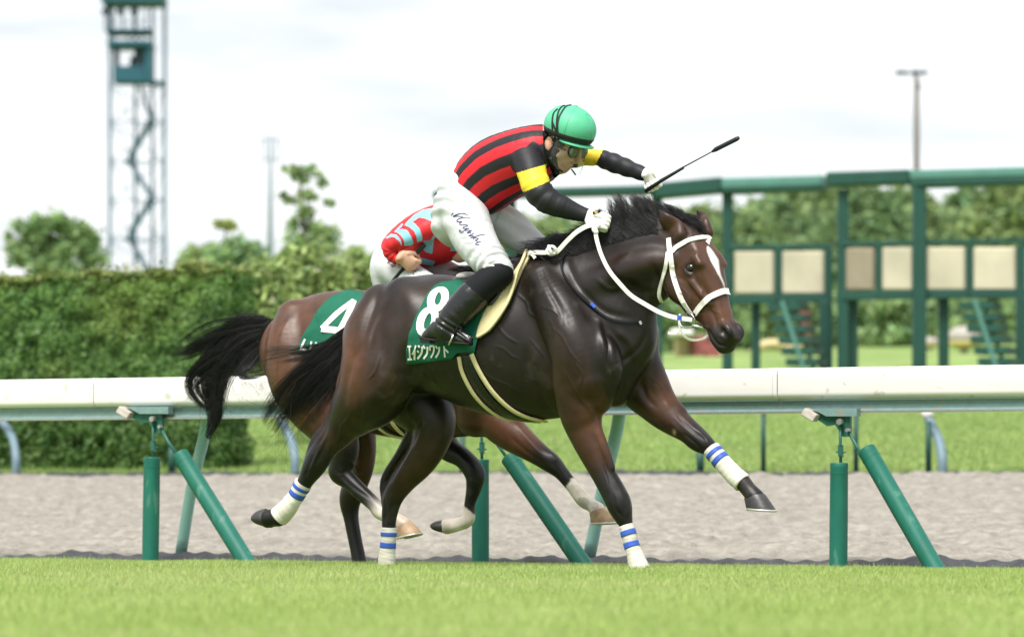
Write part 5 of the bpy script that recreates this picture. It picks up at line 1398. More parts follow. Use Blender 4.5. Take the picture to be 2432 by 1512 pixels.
W2 = sculpt(W2, Q2, [(Z4((960, 330), (900, 420), (860, 540), (850, 660)), 6, -.006), (Z4((1010, 330), (930, 440), (890, 600)), 9, .005), (Z4((1000, 640), (1010, 800), (1080, 950)), 12, .006), (Z4((1230, 850), (1290, 950), (1330, 1020)), 7, -.01), (Z4((1120, 900), (1180, 1000), (1230, 1100)), 10, .006), (Z4((1060, 1050), (1130, 1130), (1180, 1200)), 6, -.006),
    (Z5((860, 560), (900, 620), (960, 700)), 4, .006), (Z5((760, 620), (850, 730), (1000, 840)), 4, -.006), (Z5((790, 620), (800, 680)), 7, .006), (Z5((880, 800), (890, 900)), 5, .005), (Z5((1640, 500), (1720, 580), (1790, 620)), 6, .005), (Z5((1740, 700), (1790, 740)), 6, .005), (Z6((60, 440), (140, 540), (220, 640)), 7, .006), (Z6((20, 520), (120, 610), (240, 700)), 5, -.006), (Z6((280, 620), (330, 680)), 6, .005)])
col = b2.colors(B2); px, py = to_px(W2); nz = fnoise(W2, 8, 6)
for a_ in ((660, 830, 40, 80, (.10, .04, .02), .8), (740, 740, 60, 40, (.08, .035, .02), .6), (1210, 1010, 50, 30, R2, .8), (720, 960, 40, 50, R2, .5), (880, 1060, 22, 60, R2, .6)):
    col = warm(col, *a_, px, py)
jag = 5 * fnoise(W2, 90, 22) + 3 * fnoise(W2, 200, 23)
for sk_ in (np.clip(((px - 1352) * .75 + (py - 1142) * .65 + jag) / 3, 0, 1) * (px > 1315) * (py > 1105), np.clip(((py - 1216) + (1122 - px) * .9 + jag) / 3, 0, 1) * (px > 1040) * (px < 1140) * (py > 1190)):
    wc = np.array((.70, .64, .56)) * (1 + .15 * fnoise(W2, 50, 24))[:, None]
    col = col * (1 - sk_[:, None]) + wc * sk_[:, None]
sock = np.clip((px + (py - 1200) * .3 - 888 + 6 * fnoise(W2, 60, 2)) / 6, 0, 1) * (py > 1180) * (px < 1020) * (px > 880)
dirt_ = np.clip(fnoise(W2, 35, 9) * .8 + .25, 0, 1) * (py > 1150) * ((px > 1340) | ((px > 1020) & (px < 1140)))
col = col * (1 - .5 * dirt_[:, None]) + np.array((.22, .16, .09)) * .5 * dirt_[:, None] * (col.mean(1, keepdims=True) > .1) + col * .5 * dirt_[:, None] * (col.mean(1, keepdims=True) <= .1)
horse2 = empty('horse', H2.w(0, 0, 0), 'reddish bay racehorse with long flowing black tail, galloping beside the rail behind the leader', 'horse', 'galloping racehorses')
obj('body', W2, Q2, M['coat'], horse2, col=col)
T2 = bvh_of(W2, Q2)
hoof(horse2, H2, (940, 1255), (978, 1238), (1001, 1266), (946, 1279), .12, .045, .058, M['hoof_tan'])
hoof(horse2, H2, (1062, 1233), (1056, 1266), (1027, 1258), (1031, 1236), -.16, .043, .050, M['hoof_dark'], True)
hoof(horse2, H2, (1401, 1218), (1437, 1204), (1464, 1241), (1406, 1244), .15, .045, .058, M['hoof_tan'])
hoof(horse2, H2, (832, 1345), (874, 1345), (884, 1370), (832, 1370), -.14, .05, .06, M['hoof_dark'])
for sg in (1, -1):
    MB().ell(H2.P(1380, 655, .082 * sg), H2.fwd * .02, H2.side * .014, (0, 0, .017)).out('eye', M['eye'], horse2, smooth=True)
tail(horse2, H2, [(654, 776), (614, 784), (570, 802), (532, 842), (512, 890), (510, 945), (512, 990), (492, 1040)], [12, 30, 44, 46, 36, 24, 18, 6], 2700, 18, [0, 0, .02, .04, .05, .05, .04, .03], wisps=110, wl=.32, var=.33)
tail(horse2, H2, [(650, 774), (605, 776), (548, 786), (498, 803), (452, 828), (415, 838)], [10, 20, 27, 30, 28, 20], 800, 19, [0, 0, .02, .04, .05, .05], rr=(.0008, .0015), wisps=80, wl=.35, var=.3)['label'] = 'upper streaming lock of the black tail'
tail(horse2, H2, [(640, 795), (590, 820), (530, 850), (480, 885), (460, 915), (478, 950), (500, 965)], [10, 24, 32, 30, 24, 18, 10], 620, 21, [0, .02, .05, .07, .08, .07, .05], rr=(.0008, .0014), wisps=90, wl=.25, var=.25)['label'] = 'curling lower lock of the black tail'
tail(horse2, H2, [(640, 800), (605, 832), (570, 870), (572, 900), (612, 900), (650, 880)], [8, 20, 26, 22, 18, 12], 260, 20, [0, .02, .06, .08, .06, .03], rr=(.0007, .0012), wisps=60, var=.25)['label'] = 'loose curl of hair under the black tail'
def mane2():
    r = np.random.default_rng(50); Ps = []
    for i in range(1100):
        s = r.uniform(0, 1); x0 = 1105 + s * 245; y0 = np.interp(x0, [1105, 1170, 1240, 1300, 1350], [650, 640, 625, 610, 604])
        a = arr(H2.P(x0, y0, r.uniform(-.02, .04))); e = arr(H2.P(x0 - r.uniform(20, 50), y0 - r.uniform(0, 16), r.uniform(-.05, .08)))
        m_ = (a + e) / 2 + np.array([0, 0, .02]); k = np.linspace(0, 1, 6)[:, None]
        Ps.append((1 - k) ** 2 * a + 2 * k * (1 - k) * m_ + k * k * e)
    V, Q = strands(np.array(Ps), r.uniform(.0012, .0022, len(Ps)), .25)
    obj('mane', V, Q, M['hair'], horse2)
mane2()
# ------------------------------------------------------------------ tack on the leading horse
M['cloth_green'] = mat('green_saddle_cloth', (.008, .115, .068), .75, .25, var=.10, vscale=9, bump=.3, bscale=14, bdist=.012)
M['print_white'] = mat('white_print', (.80, .79, .78), .7, .3)
M['pad_cream'] = mat('cream_felt_pad', (.66, .58, .33), .85, .2, var=.08, vscale=12, bump=.3, bscale=70, bdist=.003)
M['strap_white'] = mat('white_leather_strap', (.80, .77, .73), .5, .4, var=.12, vscale=40)
M['leather_black'] = mat('black_leather', (.010, .010, .012), .28, .5, var=.2, vscale=20, rvar=.12, bump2=.5, b2scale=22, bdist=.008)
M['strap_black'] = mat('black_strap', (.007, .008, .010), .75, .2)
M['leather_pale'] = mat('pale_grey_leather', (.52, .49, .48), .35, .5)
M['leather_tan'] = mat('pale_tan_leather', (.50, .38, .34), .4, .5)
M['chrome'] = mat('polished_steel', (.62, .61, .58), .22, .5, metal=1.0)

sc1 = [(1032, 682), (1052, 672), (1090, 667), (1130, 672), (1170, 678), (1212, 664), (1208, 684), (1190, 704), (1170, 722), (1157, 748), (1146, 780), (1136, 806), (1128, 842), (1112, 836), (1090, 838), (1075, 852), (1020, 858), (966, 863), (968, 830), (975, 795), (985, 762), (1000, 728), (1014, 702)]
V, Fc = cloth(sc1, T1, H1, .012, wave=.0025, seed=1)
c1 = tag(obj('saddle_cloth', V, Fc, M['cloth_green']), 'green saddle cloth with white number 8 and katakana lettering under the front rider', 'saddle cloth', 'numbered saddle cloths')
TC1 = BVHTree.FromPolygons([tuple(v) for v in V], Fc)
def arc(cx, cy, rx, ry, rot, n=26, a0=0, a1=360):
    t = np.radians(np.linspace(a0, a1, n)); c, s_ = math.cos(math.radians(rot)), math.sin(math.radians(rot))
    return [(cx + rx * math.cos(a) * c - ry * math.sin(a) * s_, cy + rx * math.cos(a) * s_ + ry * math.sin(a) * c) for a in t]
eight = [([z3(*p) for p in arc(428, 412, 52, 78, 22)], 19, None, True), ([z3(*p) for p in arc(346, 588, 54, 96, 20)], 19, None, True)]
mark(eight, TC1, H1, .0035).out('number', M['print_white'], c1)
L3 = lambda *p: [z3(*q) for q in p]
kana = [(L3((190, 785), (218, 783)), 4), (L3((204, 785), (207, 882)), 4), (L3((190, 886), (224, 882)), 5),
        (L3((254, 775), (242, 815), (226, 845)), 4), (L3((244, 815), (243, 888)), 4.5),
        (L3((272, 775), (283, 790)), 4.5), (L3((265, 815), (276, 830)), 4.5), (L3((305, 785), (298, 835), (268, 880)), 5),
        (L3((312, 775), (325, 800)), 4.5), (L3((347, 785), (342, 840), (316, 880)), 5),
        (L3((366, 780), (366, 815)), 4), (L3((364, 782), (398, 780)), 4), (L3((397, 780), (395, 830), (374, 872)), 4.5),
        (L3((410, 778), (424, 800)), 4.5), (L3((440, 785), (436, 830), (412, 872)), 5),
        (L3((476, 780), (484, 868)), 4.5), (L3((478, 800), (512, 832)), 4.5)]
mark(kana, TC1, H1, .0035).out('lettering', M['print_white'], c1)

pad = [(1256, 606), (1262, 612), (1243, 645), (1228, 680), (1210, 722), (1190, 756), (1166, 786), (1142, 802), (1134, 800), (1140, 776), (1152, 745), (1168, 718), (1196, 696), (1212, 668), (1238, 630)]
V, Fc = cloth(pad, T1, H1, .020, thick=.016, step=6)
sp = tag(obj('saddle_pad', V, Fc, M['pad_cream'], smooth=True), 'cream felt pad edging the saddle in front of the rider\'s knee', 'saddle pad')
strap([(1258, 608), (1244, 644), (1229, 680), (1211, 722), (1190, 757), (1166, 786), (1140, 802)], 7, T1, H1, .036, .010).out('piping', M['pad_cream'], sp, smooth=True)
V, Fc = cloth([z3(*p) for p in ((940, 370), (900, 410), (850, 455), (850, 480), (875, 475), (920, 420))], T1, H1, .040, thick=.01, step=6)

sad = empty('saddle', H1.w(-.1, 0, 1.45), 'small black racing saddle with pale grey cantle between rider and horse', 'saddle', 'racing saddles')
sb = Body(H1, .006)
sb.loft([((1098, 655), (1100, 690), 0, .10), ((1150, 652), (1150, 700), 0, .14), ((1200, 640), (1200, 700), 0, .15), ((1240, 612), (1235, 680), 0, .13)], .02)
W, Q = sb.mesh(2); obj('seat', W, Q, M['leather_black'], sad)
MB().ell(H1.P(1110, 657, .03), H1.fwd * .055, H1.side * .07, (0, 0, .024), 18, 10).out('cantle', M['leather_pale'], sad, smooth=True)
obj('flap', V, Fc, M['leather_black'], sad)
gi = [(1106, 842), (1116, 878), (1146, 930), (1190, 972), (1238, 992), (1290, 999)]
strap(gi, 30, T1, H1, .006, .006).out('girth', M['leather_black'], sad, smooth=True)
strap([(1093, 846), (1101, 884), (1131, 938), (1178, 980), (1228, 997), (1282, 1001)], 10, T1, H1, .011, .009).out('girth_edge', M['pad_cream'], sad, smooth=True)
strap([(1122, 840), (1138, 876), (1170, 926), (1212, 966), (1252, 986), (1296, 996)], 11, T1, H1, .011, .009).out('girth_edge', M['pad_cream'], sad, smooth=True)
# stirrup leather and iron
MB().tube([H1.P(1112, 735, .33), H1.P(*z3(632, 545), .36), H1.P(*z3(580, 620), .38), H1.P(*z3(548, 700), .40)], .004, 6, flat=2.4).out('stirrup_leather', M['strap_black'], sad, smooth=True)
st = MB()
st.tube([H1.P(*z3(548, 690), .40), H1.P(*z3(530, 735), .402), H1.P(*z3(512, 768), .402), H1.P(*z3(520, 772), .36), H1.P(*z3(535, 772), .31), H1.P(*z3(545, 735), .31), H1.P(*z3(548, 690), .36)], .005, 8)
st.out('stirrup_iron', M['chrome'], sad, smooth=True)

# bridle
br = empty('bridle', HF.P(1640, 640, .1), 'white bridle with white reins and ring bit on the leading horse', 'bridle')
def bs(name, pts, w, off=.004, th=.005, m='strap_white', conv=z2, taper=None):
    o = strap([conv(*p) for p in pts], w, T1, HF, off, th, taper=taper).out(name, M[m], br, smooth=False)
    return o
bs('cheek_strap', [(1090, 440), (1095, 540), (1108, 640), (1122, 720), (1150, 810), (1190, 900), (1262, 1000)], 12, .006)
bs('throat_strap', [(1082, 545), (1066, 640), (1045, 740), (1022, 820), (1020, 880), (1062, 945)], 9, .005)
bs('browband', [(1108, 545), (1150, 505), (1220, 465), (1300, 443), (1370, 436), (1405, 441)], 11.5, .006)
nb_ = bs('noseband', [(1290, 985), (1335, 925), (1400, 868), (1470, 835), (1515, 832)], 13, .008, .009)
bs('noseband_lining', [(1300, 1000), (1350, 940), (1410, 885), (1475, 855), (1520, 858)], 3, .014, .004)
for (x, y) in ((1112, 640), (1128, 720), (1172, 840), (1200, 905)):
    p, n = onto(T1, *z2(x, y), .011, HF)
    MB().box(p, HF.fwd * .011, n * .002, (0, 0, .003)).out('keeper', M['strap_white'], br)
c = HF.P(*z2(1310, 1048), .085)
MB().tube([c + HF.fwd * .050 * math.cos(a) + Vector((0, 0, .036 * math.sin(a))) + HF.side * .004 * math.sin(a * 2) for a in np.linspace(0, 2 * math.pi, 33)], .0042, 8, False).out('bit_ring', M['chrome'], br, smooth=True)
MB().tube([HF.P(*z2(1350, 1085), .088), HF.P(*z2(1385, 1100), .05), HF.P(*z2(1400, 1105), .0)], [.008, .007, .006], 8).out('bit', M['chrome'], br, smooth=True)
ch = [HF.P(*z2(x, y), l) for x, y, l in ((1262, 1000, .09), (1256, 1080, .088), (1275, 1160, .075), (1310, 1190, .05), (1355, 1180, .02), (1380, 1150, .0))]
ribbon([Vector(p) for p in crom([arr(p) for p in ch], 5)], [HF.side * .9 + Vector((0, 0, -.2))] * 26, .006, .003).out('chin_strap', M['strap_white'], br)
ch = [HF.P(*z2(x, y), .08) for x, y in ((1255, 1105), (1225, 1140), (1165, 1140))]
ribbon([Vector(p) for p in crom([arr(p) for p in ch], 4)], [HF.side] * 9, .0065, .003).out('strap_end', M['strap_white'], br)
# reins: near rein from the bit up to the hand, then back over the neck to a knot at the withers
def rein(name, pts, hw, m='strap_white', nrm=None, sub=6):
    P = [Vector(p) for p in crom([arr(p) for p in pts], sub)]
    return ribbon(P, [nrm or H1.side] * len(P), hw, .004).out(name, M[m], br)
HAND1 = H1.P(1418, 540, .17)
rein('rein', [H1.P(*z2(548, 370), .17), H1.P(*z2(555, 440), .18), H1.P(*z2(590, 560), .19), H1.P(*z2(650, 680), .19), H1.P(*z2(740, 790), .18), H1.P(*z2(815, 865), .17), H1.P(*z2(920, 930), .165), H1.P(*z2(1020, 985), .16), H1.P(*z2(1120, 1020), .16), H1.P(*z2(1258, 1040), .17)], .0105)
rein('rein', [H1.P(*z2(545, 345), .16), H1.P(*z2(490, 350), .18), H1.P(*z2(410, 395), .19), H1.P(*z2(340, 460), .18), H1.P(*z2(290, 515), .17), H1.P(*z2(260, 545), .16)], .012)
rein('rein', [H1.P(*z2(270, 530), .16), H1.P(*z2(190, 545), .155), H1.P(*z2(110, 545), .14), H1.P(*z2(50, 550), .12)], .011)
kc = H1.P(*z2(225, 530), .17)
kn = MB()
kn.tube([kc + H1.fwd * .026 * math.cos(a) + Vector((0, 0, .020 * math.sin(a))) + H1.side * .006 * math.sin(2 * a) for a in np.linspace(0, 6.4, 22)], .0075, 7)
kn.tube([kc + Vector((0, 0, .024)) - H1.fwd * .01 + H1.side * .01, kc + H1.side * .016, kc - Vector((0, 0, .024)) + H1.fwd * .012 + H1.side * .008], .008, 7)
kn.out('rein_knot', M['strap_white'], br, smooth=True)
rein('knot_end', [H1.P(*z2(60, 540), .13), H1.P(*z2(90, 565), .135), H1.P(*z2(105, 588), .135)], .009)
p = H1.P(*z2(1166, 1026), .168)
MB().box(p, H1.fwd * .011, H1.side * .004, (0, 0, .012)).out('blue_band', M['tape_blue'], br)
rein('rein', [H1.P(1540, 462, -.12), H1.P(1560, 520, -.16), H1.P(1630, 650, -.15), H1.P(1690, 760, -.12)], .0105)
# black neck strap
ns = tag(strap([z2(*p) for p in ((362, 520), (318, 580), (302, 650), (325, 730), (400, 840), (510, 945), (640, 1030), (760, 1060), (885, 1060))], 5.5, T1, H1, .009, .005).out('neck_strap', M['strap_black']), 'thin black neck strap with a blue band round the leading horse', 'neck strap')
strap([z2(*p) for p in ((508, 930), (526, 948), (540, 960))], 9, T1, H1, .013, .004).out('blue_band', M['tape_blue'], ns)
strap([z2(*p) for p in ((868, 1050), (872, 1062), (878, 1074))], 6, T1, H1, .013, .003).out('buckle', M['chrome'], ns)

# tack on the second horse
sc2 = [z4(*p) for p in ((1255, 240), (1330, 180), (1440, 138), (1540, 145), (1640, 190), (1700, 215), (1800, 240), (1800, 420), (1700, 700), (1400, 712), (1200, 650), (1035, 612), (1080, 520), (1150, 400), (1200, 310))]
V, Fc = cloth(sc2, T2, H2, .012, wave=.002, seed=4)
c2 = tag(obj('saddle_cloth', V, Fc, M['cloth_green']), 'green saddle cloth with white number 4 on the second horse', 'saddle cloth', 'numbered saddle cloths')
TC2 = BVHTree.FromPolygons([tuple(v) for v in V], Fc)
L4 = lambda *p: [z4(*q) for q in p]
mark([(L4((1495, 205), (1360, 310), (1240, 430)), 17), (L4((1240, 430), (1340, 440), (1430, 455)), 17), (L4((1490, 215), (1440, 330), (1340, 520)), 18)], TC2, H2, .0035).out('number', M['print_white'], c2)
mark([(L4((1110, 510), (1070, 595)), 6), (L4((1070, 595), (1125, 590)), 6), (L4((1160, 530), (1150, 600)), 5), (L4((1190, 540), (1250, 580)), 5), (L4((1210, 600), (1250, 560)), 5)], TC2, H2, .0035).out('lettering', M['print_white'], c2)
sad2 = empty('saddle', H2.w(-.1, 0, 1.4), 'small racing saddle with pinkish tan cantle on the second horse', 'saddle', 'racing saddles')
sb = Body(H2, .007)
sb.loft([((885, 688), (890, 720), 0, .10), ((950, 680), (950, 725), 0, .14), ((1030, 660), (1030, 710), 0, .14)], .02)
W, Q = sb.mesh(2); obj('seat', W, Q, M['leather_black'], sad2)
MB().ell(H2.P(893, 700, .06), H2.fwd * .065, H2.side * .06, (0, 0, .027), 18, 10).out('cantle', M['leather_tan'], sad2, smooth=True)
strap([(850, 930), (868, 970), (895, 1005), (930, 1028), (970, 1040)], 22, T2, H2, .006, .006).out('girth', M['leather_black'], sad2, smooth=True)
strap([z5(*p) for p in ((960, 160), (1035, 265), (1100, 330), (1180, 370), (1290, 388))], 9, T2, H2, .011, .008).out('girth_edge', M['pad_cream'], sad2, smooth=True)
strap([z5(*p) for p in ((1080, 100), (1125, 190), (1170, 270), (1230, 340), (1295, 380))], 9, T2, H2, .011, .008).out('girth_edge', M['pad_cream'], sad2, smooth=True)

# ------------------------------------------------------------------ the riders
M['skin'] = mat('skin', (.50, .29, .20), .5, .4, attr=True, var=.07, vscale=20)
M['silk1'] = mat('red_black_silks', (0, 0, 0), .55, .35, attr=True, bump=.12, bscale=40, bdist=.006, bump2=.45, b2scale=9)
M['white_cloth'] = mat('white_breeches', (.55, .56, .585), .75, .25, var=.03, vscale=6, bump2=.55, b2scale=8, bdist=.012, bump=.1, bscale=60)
M['cap_green'] = mat('green_cap_satin', (.085, .43, .25), .55, .4, var=.06, vscale=14, bump=.25, bscale=26, bdist=.003)
M['glove'] = mat('white_glove', (.78, .76, .72), .7, .3, var=.05, vscale=30)
M['whip'] = mat('black_whip', (.012, .014, .017), .5, .4, var=.2, vscale=60)
M['lens'] = mat('goggle_lens', (.16, .20, .17), .10, .8)
M['rubber'] = mat('black_rubber', (.012, .012, .014), .5, .4)
M['ink'] = mat('navy_ink', (.028, .02, .13), .6, .3)
M['ink_black'] = mat('black_ink', (.012, .012, .016), .6, .3)
def clear_mat():
    m = bpy.data.materials.new('clear_plastic'); m.use_nodes = True
    N, L = m.node_tree.nodes, m.node_tree.links; N.clear()
    o = N.new('ShaderNodeOutputMaterial'); t = N.new('ShaderNodeBsdfTransparent'); g = N.new('ShaderNodeBsdfGlossy'); d = N.new('ShaderNodeBsdfDiffuse')
    t.inputs['Color'].default_value = (.92, .93, .94, 1); g.inputs['Roughness'].default_value = .12; g.inputs['Color'].default_value = (1, 1, 1, 1)
    d.inputs['Color'].default_value = (.7, .7, .68, 1)
    fr_ = N.new('ShaderNodeFresnel'); fr_.inputs['IOR'].default_value = 1.35
    a = N.new('ShaderNodeMixShader'); b_ = N.new('ShaderNodeMixShader'); b_.inputs['Fac'].default_value = .025
    L.new(fr_.outputs['Fac'], a.inputs['Fac']); L.new(t.outputs[0], a.inputs[1]); L.new(g.outputs[0], a.inputs[2])
    L.new(a.outputs[0], b_.inputs[1]); L.new(d.outputs[0], b_.inputs[2]); L.new(b_.outputs[0], o.inputs['Surface'])
    return m
M['clear'] = clear_mat()
SK = (.60, .36, .25); SKR = (.54, .27, .19)

def poly_param(W, pts):
    """distance to a polyline of world points and 0..1 position along it"""
    P = np.array([arr(p) for p in pts]); d = np.full(len(W), 1e9); s_ = np.zeros(len(W))
    for i in range(len(P) - 1):
        a, b_ = P[i], P[i + 1]; t = np.clip(((W - a) @ (b_ - a)) / ((b_ - a) @ (b_ - a)), 0, 1)
        dd = np.linalg.norm(W - a - t[:, None] * (b_ - a), axis=1); k = dd < d; d[k] = dd[k]; s_[k] = (i + t[k]) / (len(P) - 1)
    return d, s_

def fist(bd, wrist, c, fwd, grip, nrm, sz=1.0, thumb=1, col=None, k=.006):
    """closed hand: palm, four bent fingers side by side along the grip axis, thumb across"""
    f, g, n = unit(fwd), unit(grip), unit(nrm)
    f = unit(f - g * (f @ g)); n = unit(n - g * (n @ g) - f * (n @ f)); c = arr(c)
    cc = [col, col] if col is not None else None
    bd.chain([(arr(wrist), .026 * sz, .021 * sz, g), (c - f * .032 * sz, .032 * sz, .017 * sz, g)], .012, cols=cc)
    bd.chain([(c - f * .034 * sz, .032 * sz, .017 * sz, g), (c + f * .012 * sz, .037 * sz, .016 * sz, g), (c + f * .030 * sz, .038 * sz, .014 * sz, g)], .012, cols=cc, sub=2)
    for i in range(4):
        o = g * (1.5 - i) * .0195 * sz; L = (.9, 1.0, .96, .8)[i] * sz; r = (.0098, .0100, .0095, .0085)[i] * sz
        p0 = c + f * .030 * sz + o; p1 = p0 + f * .018 * L + n * .014 * L; p2 = p1 + n * .030 * L - f * .010 * L; p3 = p2 - f * .026 * L - n * .004 * L
        bd.chain([(p0, r * 1.08, r * 1.08, g), (p1, r * 1.05, r * 1.05, g), (p2, r, r, g), (p3, r * .85, r * .85, g)], k, cols=cc and [col, SKR, col], sub=2)
    t0 = c - f * .018 * sz + g * .030 * sz * thumb; t1 = t0 + f * .022 * sz + g * .014 * sz * thumb + n * .016 * sz; t2 = t1 + f * .022 * sz - g * .006 * sz * thumb + n * .014 * sz; t3 = t2 + f * .012 * sz - g * .022 * sz * thumb + n * .006 * sz
    bd.chain([(t0, .014 * sz, .013 * sz, f), (t1, .012 * sz, .011 * sz, f), (t2, .0105 * sz, .010 * sz, f), (t3, .008 * sz, .008 * sz, f)], k, cols=cc, sub=2)

def head_parts(bd, JF, ox, oy, k=1.0):
    """face and skull in the head's own mirrored frame; ox, oy shift the picture points"""
    q = lambda x, y: (ox + (x - 1353) * k, oy + (y - 315) * k)
    lo_ = lambda secs, kk, cols: bd.loft([(q(*a), q(*b_), l, w * k) for a, b_, l, w in secs], kk, fr=JF, cols=cols)
    li = lambda nd, kk, col, op=1: bd.limb([(*q(n[0], n[1]), n[2] * k, n[3] * k) + tuple(n[4:]) for n in nd], kk, op, fr=JF, cols=[col] * len(nd) if col else None)
    bd.blob(*q(1350, 308), 0, .092 * k, .086 * k, .074 * k, -20, .02, col=SK, fr=JF)
    lo_([((1380, 338), (1312, 326), 0, .066), ((1371, 360), (1306, 350), 0, .060), ((1359, 383), (1303, 368), 0, .052), ((1347, 399), (1308, 386), 0, .043), ((1337, 406), (1318, 396), 0, .030)], .02, [SK, SK, SK, SK, SK])
    li([(1379, 352, 4, 0), (1376, 367, 5.5, 0), (1371, 381, 7, 0), (1362, 386, 5, 0)], .010, SK)
    for sg in (1, -1):
        li([(1365, 382, 4, .013 * sg), (1360, 385, 3.5, .013 * sg)], .006, SK)
        li([(1362, 363, 9, .036 * sg), (1345, 371, 8, .05 * sg)], .016, SK)                    # cheek bone
        bd.blob(*q(1329, 341), .077 * sg * k, .031 * k, .019 * k, .012 * k, 70, .006, col=SKR, fr=JF)   # ear
        bd.blob(*q(1330, 340), .090 * sg * k, .016 * k, .008 * k, .008 * k, 70, .005, -1, fr=JF)
        bd.blob(*q(1368, 357), .030 * sg * k, .014 * k, .008 * k, .008 * k, 0, .008, -1, fr=JF)         # eye hollow
    li([(1356, 392, 4.2, .0), (1350, 395, 4.5, .014)], .006, SKR); li([(1356, 392, 4.2, .0), (1350, 395, 4.5, -.014)], .006, SKR)
    li([(1351, 399, 4, .0), (1345, 401, 4.5, .012)], .006, SKR); li([(1351, 399, 4, .0), (1345, 401, 4.5, -.012)], .006, SKR)
    bd.blob(*q(1339, 405), 0, .016 * k, .013 * k, .018 * k, 0, .012, col=SK, fr=JF)
    return q

def headgear(root, JF, q, bv, k, capm, details=True):
    up = (Vector((0, 0, .94)) + JF.fwd * .34).normalized(); fw = (JF.fwd - up * JF.fwd.dot(up)).normalized(); sd_ = JF.side
    c = JF.P(*q(1354, 303))
    A, B, Cc = .139 * k, .118 * k, .109 * k
    def pt(th, h, g=0):
        r = math.sqrt(max(0, 1 - (h / Cc) ** 2)) if h < Cc else 0
        return c + fw * (A * r + g) * math.cos(th) + sd_ * (B * r + g) * math.sin(th) + up * h
    def shell(name, hs, gs, m, n=40, cap=True):
        V = []; Fc = []
        for h, g in zip(hs, gs): V += [pt(2 * math.pi * i / n, h, g + (.0012 * abs(math.sin(3 * 2 * math.pi * i / n)) if name == 'cap_cover' else 0)) for i in range(n)]
        R = len(hs)
        Fc = [(i * n + j, i * n + (j + 1) % n, (i + 1) * n + (j + 1) % n, (i + 1) * n + j) for i in range(R - 1) for j in range(n)]
        if cap: Fc.append(tuple(range((R - 1) * n, R * n)))
        return obj(name, V, Fc, m, root)
    hs = [-.052 * k, -.04 * k] + [Cc * math.sin(a) for a in np.linspace(-.3, 1.5, 16)]
    cov = shell('cap_cover', hs, [-.004, -.001] + [0] * 16, M[capm])
    shell('cap_band', [-.050 * k, -.046 * k, -.026 * k, -.022 * k], [.001, .004, .004, .001], M['rubber'], cap=False)
    MB().ell(c + up * Cc, fw * .011, sd_ * .011, up * .006, 12, 8).out('cap_button', M[capm], cov, smooth=True)
    V = []; Fc = []; n = 25
    for i in range(n):
        th = math.radians(-72 + 144 * i / (n - 1)); e = .040 * k * math.cos(th * 1.2) ** .8 if abs(th * 1.2) < 1.57 else 0
        V += [pt(th, -.052 * k, -.004), pt(th, -.062 * k, e), pt(th, -.065 * k, e), pt(th, -.058 * k, -.004)]
    for i in range(n - 1):
        for j in range(4): Fc.append((4 * i + j, 4 * i + (j + 1) % 4, 4 * i + 4 + (j + 1) % 4, 4 * i + 4 + j))
    obj('brim', V, Fc, M[capm], root)
    # goggles: strap and two lenses, clear face guard hanging below the brim
    for sg in (1, -1):
        p = JF.P(*q(1371, 360), .033 * k * sg)
        MB().ell(p, fw * .020 * k, sd_ * .035 * k, up * .031 * k, 18, 12).out('goggle_lens', M['lens'], root, smooth=True)
        rim = [p + fw * .004 * k + sd_ * .034 * k * math.cos(a) + up * .030 * k * math.sin(a) for a in np.linspace(0, 6.283, 25)]
        MB().tube(rim, .0045 * k, 6, False).out('goggle_rim', M['rubber'], root, smooth=True)
        MB().tube([JF.P(*q(1362, 358), .060 * k * sg), JF.P(*q(1345, 350), .070 * k * sg), JF.P(*q(1335, 342), .072 * k * sg)], .003 * k, 6, flat=2.2, up=(0, 0, 1)).out('goggle_strap', M['rubber'], root, smooth=True)
    V = []; Fc = []; n = 28; rows = 9
    for j in range(rows):
        t = j / (rows - 1); hh = -.058 - .135 * t
        span = 50 if t < .85 else 50 - 25 * (t - .85) / .15; sp2 = 80 if t < .8 else 80 - 30 * (t - .8) / .2
        for i in range(n):
            th = math.radians(-span + (span + sp2) * i / (n - 1)); rr = .118 * k + .012 * t * k
            rag = .012 * max(0, math.cos(th)) * t
            V.append(c + fw * (rr + .006 * t) * math.cos(th) + sd_ * rr * .84 * math.sin(th) + up * (hh - rag) * k - fw * .02 * t * k)
    for j in range(rows - 1):
        for i in range(n - 1): Fc.append((j * n + i, j * n + i + 1, (j + 1) * n + i + 1, (j + 1) * n + i))
    vis = obj('face_guard', V, Fc, M['clear'], root)
    pass
    return cov, pt, c, up, fw

# ---- rider of the leading horse
J1 = empty('person', H1.P(1180, 640, 0), 'jockey in red and black striped silks and green cap, whip raised, on the leading horse', 'person', 'jockeys')
JF = MidFrame(tuple(H1.P(1330, 330, .0))[:2], 42)
body = Body(H1, .0045)
q1 = head_parts(body, JF, 1353, 315)
body.loft([((1288, 345), (1312, 398), 0, .058), ((1318, 322), (1338, 375), 0, .06)], .03, cols=[SK, SK])
body.loft([((1080, 420), (1155, 478), 0, .10), ((1130, 375), (1195, 468), 0, .12), ((1188, 340), (1245, 450), 0, .14), ((1245, 320), (1295, 420), 0, .14), ((1285, 322), (1318, 395), 0, .10)], .03, cols=[SK] * 5)
AR1 = [(1252, 378, 36, .155), (1261, 402, 35, .185), (1269, 430, 34, .205), (1282, 458, 33, .21), (1304, 478, 30, .20), (1334, 491, 26, .175), (1365, 503, 20.5, .145), (1397, 513, 15.5, .12)]
AR2 = [(1300, 378, 34, -.15), (1365, 374, 24, -.21), (1416, 374, 19, -.235), (1450, 385, 23, -.23), (1486, 398, 21, -.21), (1527, 413, 15.5, -.18)]
thin = lambda nd, d: [(n[0], n[1], max(5, n[2] - d), n[3]) for n in nd]
